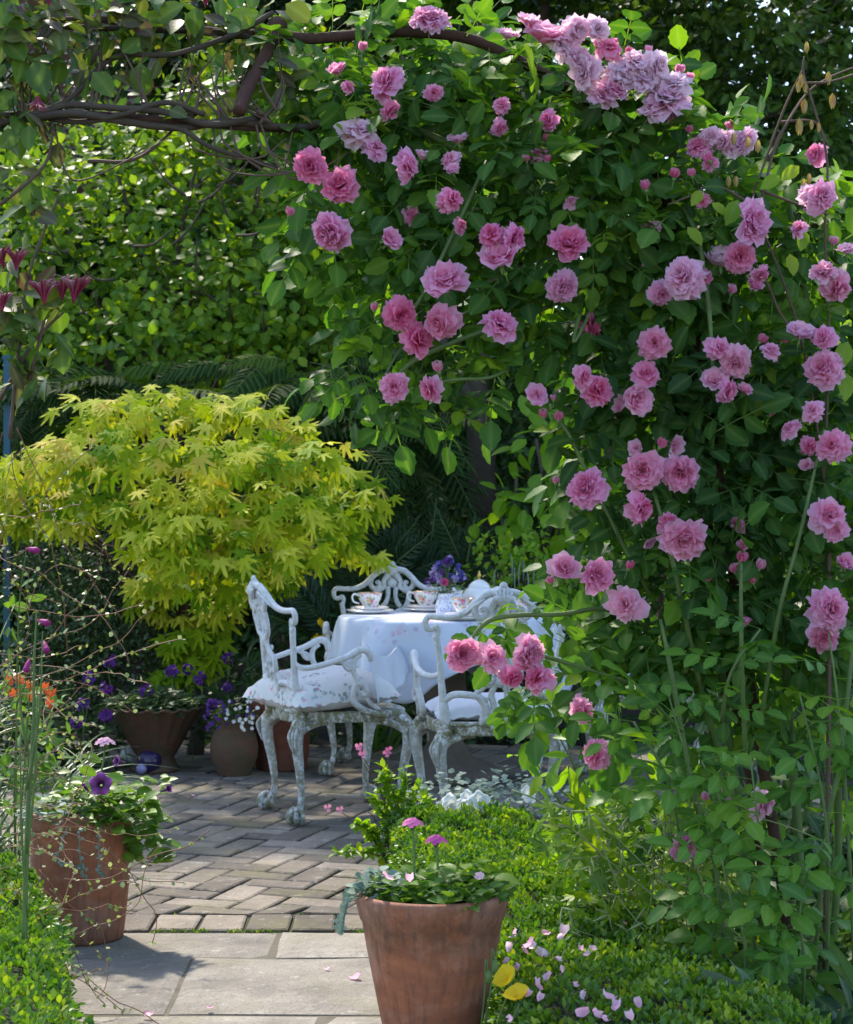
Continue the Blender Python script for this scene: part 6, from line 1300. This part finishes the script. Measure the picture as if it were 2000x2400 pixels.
# tall green stalk
t = thing('tall_stalk', 'tall thick green stalk with folded narrow leaves in front of the tangled hedge', 'plant', (-.88, 4.35, 0)); mb = MB(); S = [P(64, 2470, 4.35), P(58, 2200, 4.35), P(66, 1900, 4.36), P(78, 1720, 4.37), P(80, 1560, 4.38), P(86, 1430, 4.38)]; S[0][2] = 0
tube(mb, S, [.0075, .0066, .0055, .0042, .003, .0015], 10, 6)
for y0, y1, dx in ((2150, 1720, -16), (2000, 1620, 24), (1850, 1480, 36), (1760, 1560, -18)): a = P(64, y0, 4.35); e = P(64 + dx, y1, 4.33); tube(mb, [a, (a * .5 + e * .5) + [dx * .0003, -.004, 0], e], [.0035, .0028, .001], 8, 5)
mb.build('stem', M_['cane'], t)
# wiry vine
def wire_vine():
    b = np.array([-1.1, 4.9, .3]); t = thing('wire_vine', 'tangled red brown wiry stems dotted with tiny pale leaves over the path side hedge', 'climber', b); st = MB(); mb = MB(); tm = leaf(.8, .05, .1, 3, peak=1.)
    def run(p, d, n, r=.0011, grav=.0, step=.03, wig=.22):
        pts = [p]; d = nrm(np.array(d, float))
        for i in range(n): d = nrm(d + R.normal(0, wig, 3) + [0, 0, -grav]); pts.append(pts[-1] + d * step)
        tube(st, pts, r, 5, 2)
        for q in pts[1:]:
            if R.random() < .8: m = R.integers(1, 3); mb.scat(tm, [q] * m, frames(rnd_dir(m), rnd_dir(m) + [0, -.3, .8], R.uniform(.009, .016, m)), R.uniform(0, 1, m))
    for k in range(40): run(P(R.uniform(-60, 90), R.uniform(1150, 2300), R.uniform(4.6, 5.2)), (R.uniform(-.5, 1), R.normal(0, .3), R.normal(.1, .4)), R.integers(8, 18), grav=R.uniform(-.02, .06))
    for k in range(20): run(P(R.uniform(-20, 150), R.uniform(1850, 2380), R.uniform(4.2, 4.9)), (R.uniform(0, 1), -.2, R.normal(0, .3)), R.integers(8, 16), grav=.03)
    for px, py, d in ((60, 1330, (.9, 0, -.3)), (30, 1420, (1, 0, -.15)), (70, 1560, (1, 0, .1)), (90, 1620, (1, 0, .35)), (150, 2060, (1, -.1, .15))): run(P(px, py, 4.8), d, 13, .0013, 0, .030, .16)
    for k in range(3): p0 = P(R.uniform(-10, 60), R.uniform(960, 1080), 4.8); run(p0, (R.uniform(-.4, .7), 0, -.8), 16, .0012, .03, .034, .15)
    st.build('stem', M_['wire'], t); mb.build('foliage', leafmat('tiny_pale_leaf', [(0, (.14, .2, .05)), (.6, (.3, .36, .16)), (1, (.45, .46, .3))], tf=.3, vein=0), t)
wire_vine()
# purple perennials round the bowl
t = thing('bowl_plant', 'feathery leaved plant with dusky purple flowers growing in the old bowl planter', 'plant', BP + [0, 0, .28]); mb = MB(); rosette_plant(mb, BP + [0, 0, .27], .2, .12, 700, .06, LF_n, (.1, .8)); mb.build('foliage', leafmat('feathery_leaf', [(0, (.03, .08, .03)), (1, (.09, .16, .06))], tf=.3), t)
def heads(t, lst, r, mat, base, n=18):
    st = MB()
    for px, py, d in lst:
        mb = MB(); c = P(px, py, d)
        for i in range(n): dd = rnd_dir(1)[0]; flower5(mb, c + dd * r * .7, r * .42, dd + [0, -.3, .2], 4, R.random(), cup=.2, wd_=.9)
        mb.build('flower_head', mat, t); tube(st, [np.array([c[0] + R.normal(0, .04), c[1] + .05, base]), c + [0, .01, -.1], c], .002, 5, 4)
    st.build('stalk', M_['cane'], t)
heads(t, [(343, 1619, 9.05), (403, 1573, 9.05), (251, 1610, 9.0), (470, 1590, 9.1)], .035, M_['purple'], .28)
t = thing('stock', 'purple flowered stems in deep shade beside the old bowl planter', 'plant', (-1.6, 9.1, 0)); mb = MB(); rosette_plant(mb, np.array([-1.62, 9.15, .0]), .22, .42, 500, .07, LF_n, (0, .6)); rosette_plant(mb, np.array([-1.85, 8.9, 0]), .25, .35, 400, .07, LF, (0, .6)); mb.build('foliage', M_['dark'], t); heads(t, [(207, 1588, 8.95), (195, 1651, 8.9), (247, 1676, 8.9), (257, 1549, 9.1), (180, 1690, 8.8)], .036, M_['purple'], .0)
t = thing('wallflower', 'dark purple flower stems behind the round jar and the red pot', 'plant', (-.95, 9.5, 0)); mb = MB(); rosette_plant(mb, np.array([-.98, 9.45, .1]), .25, .42, 500, .06, LF_n, (0, .7)); mb.build('foliage', M_['dark'], t); heads(t, [(440, 1568, 9.3), (534, 1542, 9.3), (536, 1612, 9.2), (500, 1650, 9.1)], .03, M_['purple'], .0)
t = thing('lobelia', 'white and violet lobelia tumbling from the round bellied jar', 'plant', JP + [0, 0, .24]); mb = MB(); rosette_plant(mb, JP + [0, -.02, .22], .11, .12, 300, .03, LF_n, (0, .6)); mb.build('foliage', M_['dark'], t)
for k in range(60):
    mb = MB(); c = P(R.uniform(478, 606), R.uniform(1640, 1712), R.uniform(8.8, 8.92)); flower5(mb, c, .0095, (R.normal(0, .4), -1, .3), 4, R.random(), cup=.1, wd_=1.); mb.build('flower', M_['white_p'] if c[0] > P(520, 0, 8.85)[0] and R.random() < .75 else M_['purple'], t)
t = thing('yellow_loosestrife', 'small yellow flowered plant in shade behind the back chair arm', 'plant', (-.52, 10.0, 0)); mb = MB(); rosette_plant(mb, np.array([-.52, 10.0, .2]), .18, .5, 260, .06, LF, (0, .7)); mb.build('foliage', M_['dark'], t)
for px, py in ((750, 1458), (756, 1464), (744, 1494), (752, 1498), (738, 1500), (765, 1490)): mb = MB(); flower5(mb, P(px, py, 9.75), .02, (R.normal(0, .3), -1, .3), 5, .5); mb.build('flower', M_['yellow_p'], t)
# posy in the jug
t = thing('posy', 'posy of blue and lilac garden flowers with one pink rose in the flowered jug', 'bouquet', jg + [0, 0, .1]); st = MB(); lf = MB()
top = jg + [0, 0, .10]
for k in range(34):
    a = R.uniform(0, 6.28); q = math.sqrt(R.random()); e = top + [math.cos(a) * q * .085, math.sin(a) * q * .07, .05 + .10 * (1 - q * q) + R.uniform(-.01, .02)]; tube(st, [top - [0, 0, .05], top * .5 + e * .5 + [0, 0, .01], e], .0013, 5, 3)
    mb = MB(); mat = [M_['blue_p'], M_['lilac_p'], M_['purple'], M_['lilac_p'], M_['white_p'], M_['blue_p']][k % 6]; rr = .017 if k % 6 != 4 else .009
    for i in range(9 if k % 6 != 4 else 5): dd = rnd_dir(1)[0]; flower5(mb, e + dd * rr * .6, rr * .6, dd + [0, -.3, .4], 4, R.random(), wd_=.9)
    mb.build('flower', mat, t)
rosette_plant(lf, top, .07, .08, 70, .03, LF_n, (.3, 1)); lf.build('foliage', M_['silver'], t); st.build('stem', M_['cane'], t)
o = bpy.data.objects.new('rose_bloom', FL['R'][0]); C.objects.link(o); o.parent = t; o.location = (-.008, -.062, .055); o.rotation_euler = (rad(65), 0, 0); o.scale = (.021,) * 3; o.color = (0, 0, .75, 1)

# ------------------------------------------------------------------ light, sky, camera
AZ, EL = rad(-24), rad(52)
sd = Vector((math.sin(AZ) * math.cos(EL), math.cos(AZ) * math.cos(EL), math.sin(EL)))
sl = bpy.data.lights.new('sun', 'SUN'); sl.energy = 2.3; sl.angle = rad(2.5); sl.color = (1, .90, .76)
so = bpy.data.objects.new('sun', sl); C.objects.link(so); so.rotation_euler = sd.to_track_quat('Z', 'Y').to_euler(); so.location = (0, 0, 20)
w = bpy.data.worlds.new('World'); bpy.context.scene.world = w; w.use_nodes = True; nt = w.node_tree; nt.nodes.clear()
sk = nt.nodes.new('ShaderNodeTexSky'); sk.sky_type = 'NISHITA'; sk.sun_disc = False; sk.sun_elevation = EL; sk.sun_rotation = AZ
bg = nt.nodes.new('ShaderNodeBackground'); bg.inputs[1].default_value = .15; wo = nt.nodes.new('ShaderNodeOutputWorld'); nt.links.new(sk.outputs[0], bg.inputs[0]); nt.links.new(bg.outputs[0], wo.inputs[0])
cd = bpy.data.cameras.new('camera'); co = bpy.data.objects.new('camera', cd); C.objects.link(co)
co.location = (0, 0, HC); co.rotation_euler = (rad(90), 0, 0); cd.sensor_fit = 'HORIZONTAL'; cd.sensor_width = 36; cd.lens = FOC * 36 / 2000; cd.shift_y = -(1200 - YH) / 2000
cd.clip_end = 300; cd.dof.use_dof = True; cd.dof.focus_distance = 5.2; cd.dof.aperture_fstop = 12
sc = bpy.context.scene; sc.camera = co
sc.view_settings.view_transform = 'Standard'; sc.view_settings.look = 'None'; sc.view_settings.exposure = 1.5; sc.view_settings.gamma = 1
sc.cycles.use_denoising = True; sc.cycles.max_bounces = 8; sc.cycles.diffuse_bounces = 5; sc.cycles.transmission_bounces = 6; sc.cycles.transparent_max_bounces = 4; sc.cycles.caustics_reflective = False; sc.cycles.caustics_refractive = False
